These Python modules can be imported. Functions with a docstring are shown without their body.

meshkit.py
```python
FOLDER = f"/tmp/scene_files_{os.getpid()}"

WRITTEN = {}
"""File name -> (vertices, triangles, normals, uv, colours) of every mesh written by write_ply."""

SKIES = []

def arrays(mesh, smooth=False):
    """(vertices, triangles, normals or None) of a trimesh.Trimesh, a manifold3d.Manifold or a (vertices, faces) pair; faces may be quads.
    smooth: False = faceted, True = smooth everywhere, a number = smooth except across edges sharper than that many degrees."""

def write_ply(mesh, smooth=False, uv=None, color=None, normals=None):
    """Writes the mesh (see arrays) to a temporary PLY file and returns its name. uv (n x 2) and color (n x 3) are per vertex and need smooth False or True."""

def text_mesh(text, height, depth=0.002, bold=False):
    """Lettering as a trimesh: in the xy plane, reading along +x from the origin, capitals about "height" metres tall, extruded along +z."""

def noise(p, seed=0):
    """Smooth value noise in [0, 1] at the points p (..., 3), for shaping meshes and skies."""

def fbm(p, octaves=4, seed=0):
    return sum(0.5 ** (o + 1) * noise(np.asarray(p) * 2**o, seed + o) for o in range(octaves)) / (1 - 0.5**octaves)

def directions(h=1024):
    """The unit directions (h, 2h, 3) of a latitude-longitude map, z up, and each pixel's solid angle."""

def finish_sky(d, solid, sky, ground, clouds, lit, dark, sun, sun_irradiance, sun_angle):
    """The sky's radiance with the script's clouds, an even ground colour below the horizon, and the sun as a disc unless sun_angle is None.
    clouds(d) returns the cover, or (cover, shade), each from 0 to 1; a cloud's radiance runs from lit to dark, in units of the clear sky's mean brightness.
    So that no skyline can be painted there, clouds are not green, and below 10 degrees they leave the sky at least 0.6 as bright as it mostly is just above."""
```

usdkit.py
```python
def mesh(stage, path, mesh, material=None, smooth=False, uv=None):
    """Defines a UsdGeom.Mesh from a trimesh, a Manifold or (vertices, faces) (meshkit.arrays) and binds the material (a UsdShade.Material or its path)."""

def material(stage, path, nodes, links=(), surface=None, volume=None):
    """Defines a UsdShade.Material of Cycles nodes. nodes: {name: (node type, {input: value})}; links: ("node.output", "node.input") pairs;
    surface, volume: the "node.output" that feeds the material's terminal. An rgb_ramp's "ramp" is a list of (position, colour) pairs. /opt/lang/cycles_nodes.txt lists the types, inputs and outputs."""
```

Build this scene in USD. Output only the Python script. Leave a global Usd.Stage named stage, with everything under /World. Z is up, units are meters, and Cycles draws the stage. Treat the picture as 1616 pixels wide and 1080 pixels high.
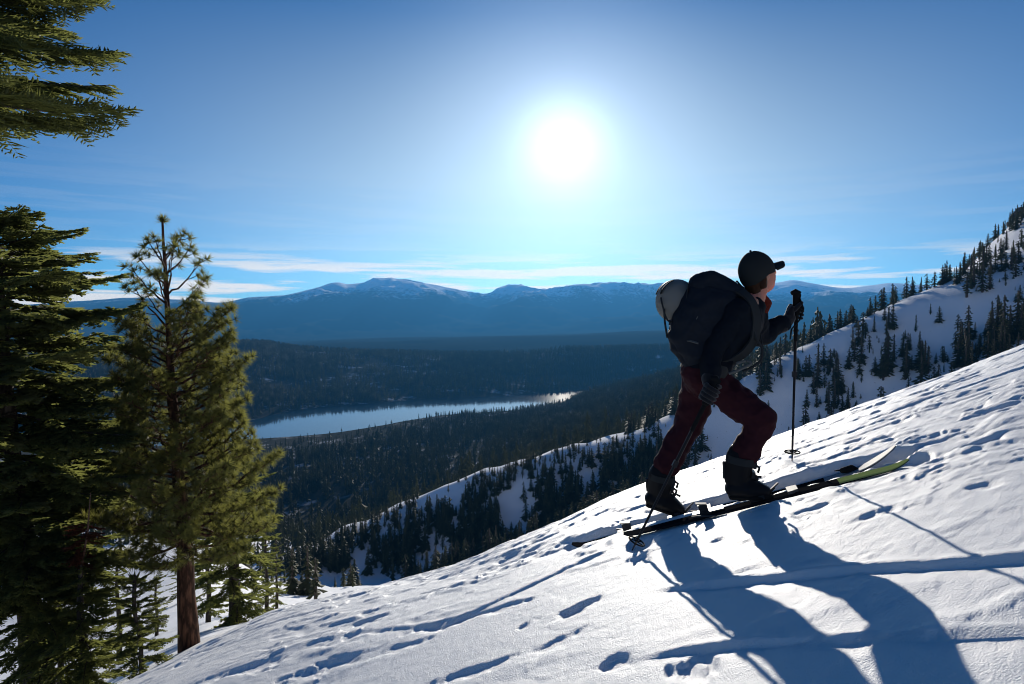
import math, random, numpy as np, trimesh, manifold3d as m3, usdkit, meshkit
from pxr import Usd, UsdGeom, UsdLux, UsdShade, Gf, Sdf, Vt
from scipy.interpolate import PchipInterpolator, CubicHermiteSpline
from scipy.ndimage import map_coordinates

# ------------------------------------------------------------------ camera, sky, sun, exposure
stage = Usd.Stage.CreateInMemory()
UsdGeom.SetStageUpAxis(stage, 'Z'); UsdGeom.SetStageMetersPerUnit(stage, 1.0)
world = UsdGeom.Xform.Define(stage, '/World'); stage.SetDefaultPrim(world.GetPrim())
UsdGeom.Scope.Define(stage, '/World/Looks')
F = 1077.0; CX, CY, HOR = 808.0, 540.0, 500.0
PITCH = math.atan((CY - HOR) / F)
cam = UsdGeom.Camera.Define(stage, '/World/camera')
cam.AddTranslateOp().Set((0, 0, 0)); cam.AddRotateXOp().Set(90 - math.degrees(PITCH))
cam.CreateHorizontalApertureAttr(36.0); cam.CreateFocalLengthAttr(36.0 * F / 1616)
cam.CreateClippingRangeAttr((0.05, 100000.0))
cam.CreateExposureAttr(0.17)

def ray(px, py):
    xc, yc = (px - CX) / F, -(py - CY) / F
    d = np.array([xc, math.cos(PITCH) + yc * math.sin(PITCH), -math.sin(PITCH) + yc * math.cos(PITCH)])
    return d
def P(px, py, Y):
    """world point seen at pixel (px, py) of the photograph, Y metres in front of the camera"""
    d = ray(px, py); return d * (Y / d[1])

SUN = ray(890, 228); SUN = SUN / np.linalg.norm(SUN)
sun_el, sun_rot = math.asin(SUN[2]), math.atan2(SUN[0], SUN[1])
sun = UsdLux.DistantLight.Define(stage, '/World/sun')
sun.CreateIntensityAttr(1.25); sun.CreateAngleAttr(0.5); sun.CreateNormalizeAttr(True); sun.CreateColorAttr((1.0, 0.93, 0.82))
zax = Gf.Vec3d(*SUN); rot = Gf.Rotation(Gf.Vec3d(0, 0, 1), zax)
sun.AddTransformOp().Set(Gf.Matrix4d().SetRotate(rot))

def mat(name, nodes, links=(), surface=None, volume=None):
    return usdkit.material(stage, '/World/Looks/' + name, nodes, links, surface, volume)

SKY_STRENGTH = 0.062
sky_nodes = {
    'sky': ('sky_texture', {'sky_type': 'single_scattering', 'sun_disc': False, 'sun_elevation': sun_el, 'sun_rotation': sun_rot,
                            'altitude': 2300.0, 'air_density': 1.0, 'aerosol_density': 0.35, 'ozone_density': 6.0}),
    'tint': ('mix_color', {'blend_type': 'multiply', 'fac': 1.0, 'b': (.27, .89, 1.10), 'use_clamp': False}),
    'tc': ('texture_coordinate', {}),
    'nrm': ('vector_math', {'math_type': 'normalize'}),
    'sep': ('separate_xyz', {}),
    # thin cloud band, stretched along the horizon: direction / elevation
    'dot': ('vector_math', {'math_type': 'dot_product', 'vector2': tuple(SUN)}),
    'el': ('math', {'math_type': 'arcsine'}),
    'az': ('math', {'math_type': 'arctan2'}),
    'azs': ('math', {'math_type': 'multiply', 'value2': 5.0}),
    'els': ('math', {'math_type': 'multiply', 'value2': 75.0}),
    'cv': ('combine_xyz', {'z': 3.3}),
    'cn': ('noise_texture', {'dimensions': '3D', 'scale': 1.0, 'detail': 5.0, 'roughness': 0.55, 'distortion': 0.25}),
    'cr': ('rgb_ramp', {'ramp': [(0.0, (0, 0, 0)), (0.46, (0, 0, 0)), (0.57, (1, 1, 1)), (1.0, (1, 1, 1))]}),
    'band': ('rgb_ramp', {'ramp': [(0.0, (0.9, 0.9, 0.9)), (0.05, (1, 1, 1)), (0.068, (.9, .9, .9)), (0.086, (0.3, 0.3, 0.3)), (0.100, (0.05, 0.05, 0.05)), (0.15, (0.05, 0.05, 0.05)), (0.22, (0, 0, 0)), (1, (0, 0, 0))]}),
    'cm': ('math', {'math_type': 'multiply'}),
    'cmix': ('mix_color', {'blend_type': 'mix', 'b': (15.0, 12.8, 9.6), 'use_clamp': False}),
    # the sun's aureole: forward scattering in thin high cloud round the disc
    'g1': ('math', {'math_type': 'maximum', 'value2': 0.0}),
    'p1': ('math', {'math_type': 'power', 'value2': 620.0}),
    'p1s': ('math', {'math_type': 'multiply', 'value2': 10.0}),
    'p2': ('math', {'math_type': 'power', 'value2': 70.0}),
    'p2s': ('math', {'math_type': 'multiply', 'value2': 5.4}),
    'p3': ('math', {'math_type': 'power', 'value2': 8.0}),
    'hr': ('rgb_ramp', {'ramp': [(0, (1, 1, 1)), (.10, (1, 1, 1)), (.20, (.85, .85, .85)), (.30, (.5, .5, .5)), (.40, (.14, .14, .14)), (.5, (0, 0, 0)), (1, (0, 0, 0))]}),
    'p3s': ('math', {'math_type': 'multiply'}),
    'hc': ('mix_color', {'blend_type': 'multiply', 'fac': 1.0, 'b': (7.6, 7.0, 2.9), 'use_clamp': False}),
    'add2': ('mix_color', {'blend_type': 'add', 'fac': 1.0, 'use_clamp': False}),
    'ps': ('math', {'math_type': 'add'}),
    'gc': ('combine_color', {'color_type': 'rgb'}),
    'gt': ('mix_color', {'blend_type': 'multiply', 'fac': 1.0, 'b': (.86, .97, 1.12), 'use_clamp': False}),
    'add': ('mix_color', {'blend_type': 'add', 'fac': 1.0, 'use_clamp': False}),
    'bg': ('background_shader', {'strength': SKY_STRENGTH}),
}
sky_links = [('tc.generated', 'nrm.vector1'), ('nrm.vector', 'sep.vector'), ('nrm.vector', 'dot.vector1'),
             ('sep.z', 'el.value1'), ('sep.x', 'az.value1'), ('sep.y', 'az.value2'), ('az.value', 'azs.value1'), ('el.value', 'els.value1'),
             ('azs.value', 'cv.x'), ('els.value', 'cv.y'), ('cv.vector', 'cn.vector'), ('cn.fac', 'cr.fac'), ('sep.z', 'band.fac'),
             ('cr.color', 'cm.value1'), ('band.color', 'cm.value2'), ('sky.color', 'tint.a'), ('tint.result', 'add2.a'), ('g1.value', 'p3.value1'), ('sep.z', 'hr.fac'), ('p3.value', 'p3s.value1'), ('hr.color', 'p3s.value2'), ('p3s.value', 'hc.a'), ('hc.result', 'add2.b'), ('add2.result', 'cmix.a'), ('cm.value', 'cmix.fac'),
             ('dot.value', 'g1.value1'), ('g1.value', 'p1.value1'), ('p1.value', 'p1s.value1'), ('g1.value', 'p2.value1'), ('p2.value', 'p2s.value1'),
             ('p1s.value', 'ps.value1'), ('p2s.value', 'ps.value2'), ('ps.value', 'gc.r'), ('ps.value', 'gc.g'), ('ps.value', 'gc.b'),
             ('cmix.result', 'add.a'), ('gc.color', 'gt.a'), ('gt.result', 'add.b'), ('add.result', 'bg.color')]
sky_mat = mat('sky_look', sky_nodes, sky_links, surface='bg.background')
dome = UsdLux.DomeLight.Define(stage, '/World/sky')
UsdShade.MaterialBindingAPI.Apply(dome.GetPrim()).Bind(sky_mat)
dome.GetPrim().SetCustomDataByKey('kind', 'structure')

# ------------------------------------------------------------------ helpers
used_names = {}
def numbered(base, parent='/World'):
    n = used_names.get((parent, base), 0); used_names[(parent, base)] = n + 1
    return base if n == 0 else f'{base}_{n:03d}'
def setdata(prim, label=None, category=None, group=None, kind=None):
    for k, v in (('label', label), ('category', category), ('group', group), ('kind', kind)):
        if v: prim.SetCustomDataByKey(k, v)
    return prim
def thing(name, label, category, loc=(0, 0, 0), group=None, kind=None):
    path = '/World/' + numbered(name)
    x = UsdGeom.Xform.Define(stage, path); x.AddTranslateOp().Set(tuple(float(c) for c in loc))
    setdata(x.GetPrim(), label, category, group, kind); x.GetPrim().SetCustomDataByKey
    return x.GetPrim()
def part(name, mesh, material, parent, smooth=False, origin=None, label=None, kind=None):
    """mesh in world coordinates; origin = the owning thing's base, subtracted"""
    v, f, n = meshkit.arrays(mesh, False)
    if origin is not None: v = v - np.asarray(origin)
    pp = str(parent.GetPath())
    m = usdkit.mesh(stage, pp + '/' + numbered(name, pp), trimesh.Trimesh(v, f, process=False), material, smooth)
    setdata(m.GetPrim(), label=label, kind=kind)
    return m.GetPrim()
def single(name, mesh, material, label=None, category=None, kind=None, smooth=False, group=None):
    m = usdkit.mesh(stage, '/World/' + numbered(name), mesh, material, smooth)
    return setdata(m.GetPrim(), label, category, group, kind)
cat = trimesh.util.concatenate
# ------------------------------------------------------------------ terrain: one height function, metres relative to the camera
A_, B_, C_ = 0.36, -0.064, -1.27
pch = lambda xs, ys: PchipInterpolator(xs, ys, extrapolate=True)
vpx = lambda py: (HOR - py) / F
upx = lambda px: (px - CX) / F
_su = np.array([-1.6, -1.0, -.75] + [upx(x) for x in (200, 320, 440, 560, 700, 850, 1000, 1130, 1250, 1400, 1500, 1616)] + [1.0, 1.6])
_sv = np.array([-.95, -.72, -.625] + [vpx(y) for y in (1082, 1022, 968, 938, 903, 840, 772, 728, 682, 626, 590, 545)] + [.05, .26])
v_sil = pch(_su, _sv)
RR = 9.5
def _solve_y0():
    us = np.linspace(-1.6, 1.6, 81); out = []
    for u in us:
        lo, hi = 1.0, 9.0
        for _ in range(50):
            m = .5 * (lo + hi); ys = math.sqrt(m * m + 2 * RR * -C_)
            v = A_ * u + B_ + (C_ - (ys - m) ** 2 / (2 * RR)) / ys
            lo, hi = (m, hi) if v < v_sil(u) else (lo, m)
        out.append(.5 * (lo + hi))
    return pch(us, np.array(out))
y0_of = _solve_y0()
LAKE = -230.0
U = np.array([-1.6, -1.0, -.75, -.55, -.46, -.41, -.34, -.28, -.21, -.15, -.10, -.03, .06, .13, .234, .364, .55, .75, 1.0, 1.6])
def kn(*pairs):
    a = np.array(pairs, float); return pch(a[:, 0], a[:, 1])
_mt = [(-40, 478), (0, 482), (120, 476), (220, 470), (319, 476), (347, 478), (394, 470), (450, 466), (502, 454), (533, 446), (549, 448.5), (573, 447), (594, 440), (620, 441), (657, 445), (695, 452),
       (723, 459), (766, 469), (794, 455), (822, 453), (841, 459), (883, 455), (916, 450), (958, 449), (1052, 449), (1140, 452), (1227, 446), (1248, 443), (1272, 446), (1305, 452),
       (1333, 455), (1378, 450), (1402, 447), (1480, 452), (1616, 445)]
sky_v = kn((-1.6, .02), (-1.0, .02), *[(upx(a), vpx(b)) for a, b in _mt], (1.0, .05), (1.6, .05))
ridge_v = kn((-1.6, -.5), (-1, -.40), (-.75, -.36), (-.55, -.37), (-.46, -.385), (-.41, -.385), (-.33, -.357), (-.23, -.306), (-.10, -.251), (.058, -.197), (.155, -.175), (.234, -.144), (.364, -.074), (.55, .018), (.66, .062), (.75, .098), (1.0, .21), (1.6, .5))
yn = kn((-1.6, 1100), (-1, 1130), (-.75, 1150), (-.55, 1200), (-.41, 1264), (-.28, 1330), (-.19, 1440), (-.157, 1500), (-.08, 1610), (0, 1670), (.083, 1830), (.14, 1900), (.25, 1700), (.4, 1500), (1.6, 1500))
nv = lambda u: np.where(u < .083, LAKE / yn(u), kn((.083, LAKE / 1830), (.10, -.118), (.132, -.107), (.18, -.096), (.2526, -.079), (.4, -.045), (.75, .02), (1.6, .1))(np.maximum(u, .083)))
yf = kn((-1.6, 1250), (-1, 1270), (-.75, 1310), (-.55, 1390), (-.41, 1474), (-.3, 1709), (-.21, 1811), (-.12, 1905), (-.035, 1960), (.074, 2070), (.2, 2300), (1.6, 2400))
vs = lambda u: v_sil(u)
gully_y = kn((-1.6, 300), (-.34, 330), (-.2, 352), (0, 360), (.234, 366), (.364, 352), (.55, 330), (.75, 268), (1.0, 240), (1.6, 200))
KNOTS = [  # (distance(u), z/distance(u))
    (lambda u: 0 * u + 12, lambda u: vs(u) + kn((-1.6, .0), (-.75, .0), (-.47, .002), (-.34, -.012), (-.2, -.02), (1.6, -.02))(u)),
    (lambda u: 0 * u + 25, lambda u: vs(u) + kn((-1.6, .05), (-.75, .05), (-.47, .035), (-.40, .010), (-.34, -.014), (-.2, -.022), (1.6, -.022))(u)),
    (lambda u: 0 * u + 60, lambda u: vs(u) + kn((-1.6, .14), (-.75, .13), (-.47, .09), (-.40, .045), (-.34, .006), (-.25, -.012), (-.1, -.02), (1.6, -.02))(u)),
    (lambda u: 0 * u + 150, lambda u: vs(u) + kn((-1.6, .22), (-.75, .20), (-.47, .16), (-.40, .085), (-.34, .028), (-.25, .004), (-.1, -.012), (1.6, -.015))(u)),
    (gully_y, lambda u: vs(u) + kn((-1.6, .15), (-.75, .12), (-.47, .085), (-.40, .060), (-.34, .040), (-.25, .010), (-.1, -.012), (0, -.018), (.25, -.03), (.4, -.05), (1.6, -.06))(u)),
    (lambda u: 0 * u + 430, ridge_v),
    (lambda u: 0 * u + 600, lambda u: ridge_v(u) + kn((-1.6, .1), (-.41, .07), (-.33, .02), (-.23, -.022), (-.1, -.03), (.058, -.018), (.2, -.014), (.4, -.02), (.62, -.02), (.70, .030), (.75, .056), (1.0, .09), (1.6, .09))(u)),
    (lambda u: 0 * u + 900, lambda u: kn((-1.6, -.26), (-.75, -.25), (-.41, -.246), (-.23, -.232), (-.1, -.220), (.058, -.180), (.155, -.155), (.234, -.128), (.364, -.09), (.55, -.0), (.75, .09), (1.6, .3))(u)),
    (yn, nv),
    (lambda u: .5 * (yn(u) + yf(u)), lambda u: np.minimum(LAKE - 12, -1e9 * (u > 9)) / (.5 * (yn(u) + yf(u))) + kn((-1.6, 0), (.13, 0), (.2, .005), (.3, .02), (1.6, .05))(u)),
    (yf, lambda u: (LAKE + .5) / yf(u) + kn((-1.6, 0), (.13, 0), (.3, .02), (1.6, .05))(u)),
    (lambda u: yf(u) + 90, lambda u: (LAKE + 13) / (yf(u) + 90) + kn((-1.6, 0), (.13, 0), (.3, .02), (1.6, .05))(u)),
    (lambda u: 0 * u + 2750, lambda u: kn((-1.6, -.04), (-.55, -.047), (-.45, -.043), (-.37, -.041), (-.32, -.047), (-.2, -.056), (.0, -.058), (.1, -.05), (.25, -.045), (1.6, -.04))(u)),
    (lambda u: 0 * u + 3300, lambda u: kn((-1.6, -.05), (-.4, -.052), (-.2, -.055), (.1, -.052), (1.6, -.05))(u)),
    (lambda u: 0 * u + 4600, lambda u: kn((-1.6, -.044), (-.4, -.044), (-.25, -.037), (-.1, -.033), (.1, -.028), (.25, -.022), (1.6, -.02))(u)),
    (lambda u: 0 * u + 7000, lambda u: kn((-1.6, -.036), (-.4, -.036), (-.2, -.030), (.1, -.024), (.25, -.019), (1.6, -.015))(u)),
    (lambda u: 0 * u + 12500, sky_v),
    (lambda u: 0 * u + 15000, lambda u: sky_v(u) * .55),
]
def table_v(u, y):
    """z/y for arrays u (n,), y (m, n): piecewise monotone along log distance in each direction"""
    ky = np.stack([np.broadcast_to(k[0](u), u.shape) for k in KNOTS]); kv = np.stack([np.broadcast_to(k[1](u), u.shape) for k in KNOTS])
    out = np.empty_like(y)
    for j in range(len(u)):
        out[:, j] = PchipInterpolator(np.log(ky[:, j]), kv[:, j], extrapolate=False)(np.clip(np.log(y[:, j]), math.log(12.0001), math.log(14999)))
    return out
sstep = lambda a, b, x: (lambda t: t * t * (3 - 2 * t))(np.clip((x - a) / (b - a), 0, 1))
def near_z(x, y):
    u = np.clip(x / np.maximum(y, .3), -1.6, 1.6)
    y0 = y0_of(u)
    return A_ * x + B_ * y + C_ - np.maximum(y - y0, 0) ** 2 / (2 * RR)

# tilted plane far behind and beside the camera
def back_z(x, y, r):
    z = A_ * x * np.exp(-(np.abs(x) / 900) ** 2) + np.where(x > 0, 1, -1) * 200 * (1 - np.exp(-(np.abs(x) / 900) ** 2)) + B_ * y * np.exp(-(y / 400.) ** 2) + C_
    return z

# --- columns (directions) and rows (distances) of the terrain grid
front = np.radians(np.linspace(-42, 42, 800))
side = np.radians(np.concatenate([np.linspace(-180, -60, 40, endpoint=False), np.linspace(-60, -42, 40, endpoint=False)]))
phi = np.concatenate([side, front, -side[::-1][:-1]])   # -180 .. just short of 180
phi = np.append(phi, np.pi)
rows_near = np.concatenate([[0.02], np.linspace(.35, 1.3, 14), np.arange(1.32, 2.4, .03), np.arange(2.4, 7.0, .015), np.geomspace(7.0, 14, 60)])
rows_mid = np.geomspace(14, 640, 150)
rows_far = np.concatenate([np.geomspace(640, 2600, 160), np.geomspace(2600, 3300, 16)[1:]])
rows_mtn = np.geomspace(3300, 15000, 130)
def macro(r, ph):
    """height without snow relief at polar grid r (m,), ph (n,)"""
    R, PH = np.meshgrid(r, ph, indexing='ij')
    x, y = R * np.sin(PH), R * np.cos(PH)
    zb = back_z(x, y, R)
    w = 1 - sstep(np.radians(46), np.radians(60), np.abs(PH))
    z = zb.copy()
    sel = np.abs(ph) < np.radians(60)
    u = np.tan(ph[sel]); ys = y[:, sel]; xs = x[:, sel]
    zt = ys * table_v(np.clip(u, -1.6, 1.6), ys)
    zn = near_z(xs, ys)
    k = sstep(7.0, 12.0, ys)
    zf = zn * (1 - k) + zt * k
    z[:, sel] = zf * w[:, sel] + zb[:, sel] * (1 - w[:, sel])
    return x, y, z
def fb(x, y, s, o=4, seed=0, ax=1.0, ay=1.0, rot=0.0):
    c, sn = math.cos(rot), math.sin(rot)
    X, Y = (x * c + y * sn) * ax, (-x * sn + y * c) * ay
    return meshkit.fbm(np.stack([X / s, Y / s, np.zeros_like(x) + .37], -1), o, seed) - .5
def relief(x, y, z):
    r = np.hypot(x, y); out = np.zeros_like(z)
    # ground relief grows with distance, off on the skyline knots
    a = sstep(30, 120, r) * (1 - sstep(1000, 1250, r)) * (1 - .55 * np.exp(-((r - 400) / 90) ** 2))
    out += a * (fb(x, y, 60, 4, 3) * 9 + fb(x, y, 14, 3, 5) * 2.2)
    out += np.exp(-((r - 400) / 70) ** 2) * (np.clip(np.abs(fb(x, y, 34, 3, 6, rot=.4)) * 3, 0, 1) - .35) * 7
    a = sstep(14, 40, r) * (1 - sstep(200, 400, r))
    out += a * fb(x, y, 5, 3, 8) * .8
    a = sstep(2300, 2700, r) * (1 - sstep(6000, 7500, r))
    out += a * fb(x, y, 420, 5, 11) * 46
    t = np.clip((r - 7000) / (12500 / 1.02 - 7000), 0, 1.6)
    a = np.where(t < 1, 4 * t * (1 - t), 0)
    rid = 1 - 2 * np.abs(fb(x, y, 1500, 5, 21, rot=.5)) * 1.9
    out += a * (rid - .55) * 420 * np.clip(.4 + t, 0, 1) + sstep(6500, 8500, r) * fb(x, y, 260, 5, 27) * 95 * np.clip(1.15 - t, .35, 1)
    return out
_mr = np.concatenate([[.02], np.geomspace(.35, 14, 120), np.geomspace(14, 15000, 700)[1:]])
_mp = np.radians(np.linspace(-59.5, 59.5, 480))
_mx, _my, _mz = macro(_mr, _mp); _mz = _mz + relief(_mx, _my, _mz)
def ground(x, y):
    """ground height at any point in front of the camera (without the fine snow relief)"""
    x, y = np.atleast_1d(np.asarray(x, float)), np.atleast_1d(np.asarray(y, float))
    r, ph = np.hypot(x, y), np.arctan2(x, y)
    i = np.interp(r, _mr, np.arange(len(_mr))); j = np.interp(ph, _mp, np.arange(len(_mp)))
    return map_coordinates(_mz, [i, j], order=1)
# ------------------------------------------------------------------ where the skis lie (their bases press the snow flat)
NEAR_SKI = [P(985, 846, 3.90), P(1215, 790.5, 3.745), P(1437, 732, 3.55)]
FAR_SKI = [P(905, 866, 4.20), P(1075, 821, 4.07), P(1341, 748, 3.80)]
FAR_TIP = [P(1362, 740, 3.775), P(1390, 723, 3.745), P(1414, 704, 3.72)]
POLE_TIPS = [P(998, 868, 3.725), P(1250, 727, 4.28)]
TIP_BED = [P(1341, 749, 3.80), P(1414, 727, 3.73)]
# ------------------------------------------------------------------ fine snow relief of the near slope
def G(px, py):
    """plan position where the sight line of pixel (px, py) meets the mean snow plane"""
    d = ray(px, py); u, v = d[0] / d[1], d[2] / d[1]
    y = C_ / (v - (A_ * u + B_)); return np.array([u * y, y])
GROOVES = [  # (pixels along it, width m, depth m): old skin tracks
    ([(1020, 938), (1120, 922), (1240, 910), (1350, 899), (1480, 892), (1640, 878), (1800, 868)], .055, .046),
    ([(985, 1046), (1080, 1026), (1200, 1016), (1350, 1011), (1500, 1006), (1640, 1000), (1800, 994)], .042, .034),
    ([(560, 1000), (700, 985), (760, 960), (880, 905), (990, 860), (1090, 826)], .05, .02),
    ([(1170, 745), (1290, 705), (1345, 688), (1430, 655), (1530, 625), (1640, 590)], .04, .012),
]
DENTS = [  # (px, py, half length m, half width m, tilt degrees, depth m): old prints and lumps (negative depth = lump)
    (1272, 806, .075, .05, 20, .05), (1398, 804, .075, .028, 18, .03), (1550, 764, .055, .028, 8, .035), (912, 958, .085, .032, -25, .075),
    (1092, 1046, .055, .06, -20, .08), (745, 1056, .16, .030, 3, .05), (962, 1046, .05, .04, -35, .06), (700, 982, .15, .04, 22, .07), (640, 1016, .10, .03, 24, .045),
    (575, 978, .13, .04, 20, .05), (800, 955, .09, .025, 25, .04), (830, 985, .05, .02, -50, .035), (520, 1050, .16, .05, 20, .05), (420, 1045, .15, .05, 22, .05),
    (1345, 693, .06, .03, 22, .05), (1425, 660, .05, .03, 20, .04), (1556, 693, .07, .035, 5, .06), (1437, 655, .04, .04, 0, -.05), (1540, 645, .06, .04, 20, .04), (1500, 622, .10, .03, 20, -.05),
    (1254, 738, .08, .05, 5, -.035), (1285, 742, .06, .04, 10, .04), (1450, 742, .09, .04, 20, -.045), 
    (1010, 880, .05, .04, -5, .05), (1330, 770, .06, .03, 15, -.025), (1510, 712, .07, .03, 25, -.035), (1130, 852, .03, .02, 5, .025),
    (880, 1010, .10, .03, -20, .03), (1500, 980, .3, .05, 0, -.02), (1250, 965, .25, .06, -4, -.02), (1440, 850, .15, .04, -10, -.012), (1185, 706, .07, .03, 22, -.05), (1260, 690, .07, .03, 22, -.04),
    (330, 1070, .2, .05, 22, .04), (780, 890, .2, .04, 24, -.05), (930, 835, .2, .04, 26, -.05), (650, 935, .2, .04, 22, -.04),
]
def snow_relief(x, y):
    out = np.zeros_like(x)
    far = sstep(2.2, 4.5, y); left = sstep(1.0, -.8, x)
    warp, warp2 = fb(x, y, .5, 3, 40), fb(x, y, .5, 3, 49)
    patch = np.clip(fb(x, y, 1.1, 3, 42) * 2.2 + .35 + .45 * far, .08, 1.2); amt = .28 + .56 * np.maximum(far, left * .95)
    n1 = fb(x + warp * .35, y + warp2 * .35, .13, 4, 41, .55, 1.3, math.radians(-12))
    out += patch * np.clip(n1 - .02, -.05, .3) * .075 * amt
    # wind crust: thin plates with broken lee edges, and scoops between them
    n3 = fb(x + warp * .3, y + warp2 * .3, .26, 4, 47, .6, 1.4, math.radians(-16))
    out += sstep(.015, .045, n3 + fb(x, y, .05, 3, 52) * .07) * .013 * np.clip(patch * 1.3, .12, 1) * amt
    n4 = fb(x + warp2 * .4, y + warp * .3, .42, 4, 53, .6, 1.3, math.radians(-18)) + fb(x, y, .07, 3, 54) * .10
    out -= np.clip(-n4 - .075, 0, .12) * .30 * np.clip(patch, .1, 1) * amt
    out += fb(x, y, .9, 3, 44, .6, 1.2, -.2) * .022 + fb(x, y, .06, 4, 45) * .012 * (.35 + .65 * patch) + fb(x, y, .02, 2, 46) * .0024
    for pix, w, d in GROOVES:
        pts = np.array([G(*p) for p in pix]); best = np.full(x.shape, 9.0); sgn = np.zeros_like(x)
        m = (y < pts[:, 1].max() + .6) & (y > pts[:, 1].min() - .6) & (x > pts[:, 0].min() - .6) & (x < pts[:, 0].max() + .6)
        if not m.any(): continue
        X, Y = x[m], y[m]; bd = np.full(X.shape, 9.0); bs = np.zeros_like(X); bt = np.zeros_like(X)
        t0 = 0.0
        for a, b in zip(pts[:-1], pts[1:]):
            ab = b - a; L = np.hypot(*ab)
            t = np.clip(((X - a[0]) * ab[0] + (Y - a[1]) * ab[1]) / L ** 2, 0, 1)
            dx, dy = X - a[0] - t * ab[0], Y - a[1] - t * ab[1]; dd = np.hypot(dx, dy)
            s = np.sign(ab[0] * dy - ab[1] * dx); k = dd < bd
            bd[k], bs[k], bt[k] = dd[k], s[k], (t0 + t * L)[k]; t0 += L
        wob = .75 + .5 * meshkit.fbm(np.stack([bt * 1.7, 0 * bt, 0 * bt], -1), 3, 51)
        q = bs * bd                                      # positive: beyond the groove, away from the camera
        prof = np.where(q > 0, np.clip(1 - q / (w * .45), 0, 1) ** 1.5, np.clip(1 + q / (w * 2.4), 0, 1) ** 1.3)
        lip = np.exp(-((q - w * .75) / (w * .45)) ** 2) * .35
        ends = np.clip(np.minimum(bt, t0 - bt) / .3, 0, 1)
        out[m] += .48 * d * wob * (-prof + lip) * ends
    rng = np.random.default_rng(5)
    for px, py, a, b, ang, d in DENTS:
        c = G(px, py); ca, sa = math.cos(math.radians(ang)), math.sin(math.radians(ang))
        m = (np.abs(x - c[0]) < 3 * a + .1) & (np.abs(y - c[1]) < 3 * a + .1)
        if not m.any(): continue
        X, Y = x[m] - c[0], y[m] - c[1]
        ca, sa = math.cos(math.radians(-ang * .6)), math.sin(math.radians(-ang * .6))
        p, q = (X * ca + Y * sa) / a, (-X * sa + Y * ca) / b
        sd = int(rng.integers(99)); q = q + (meshkit.fbm(np.stack([x[m] * 9, y[m] * 9, 0 * X], -1), 3, sd + 7) - .5) * 1.8; p = p + (meshkit.fbm(np.stack([x[m] * 7, y[m] * 11, 0 * X + 3], -1), 3, sd + 9) - .5) * 1.4
        q = np.where(q > 0, q / .65, q / 1.7)
        rr = np.hypot(p, q) + (meshkit.fbm(np.stack([x[m] * 22, y[m] * 22, 0 * X], -1), 3, sd) - .5) * 1.5
        w = 1 / (1 + np.exp((rr - 1) * 5.0))
        out[m] += -d * .33 * w
    # skis and pole tips press the snow flat
    zz = near_z(x, y)
    num, den, wm = np.zeros_like(x), np.full_like(x, 1e-9), np.zeros_like(x)
    for line, dip in ((FAR_SKI, .030), (NEAR_SKI, .016), (TIP_BED, .030)):
        for a, b in zip(line[:-1], line[1:]):
            ab = (b - a)[:2]; t = ((x - a[0]) * ab[0] + (y - a[1]) * ab[1]) / (ab @ ab); tc = np.clip(t, 0, 1)
            d = np.hypot(x - a[0] - tc * ab[0], y - a[1] - tc * ab[1]); w = 1 - sstep(.05, .115, d); k = w / (d + .01) ** 2
            num += k * (a[2] + tc * (b[2] - a[2]) - dip - zz); den += k; wm = np.maximum(wm, w)
    out += wm * (num / den - out)
    for p in POLE_TIPS:
        d = np.hypot(x - p[0], y - p[1]); w = 1 - sstep(.03, .16, d); out += w * (p[2] - .004 - zz - out)
    return out
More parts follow.
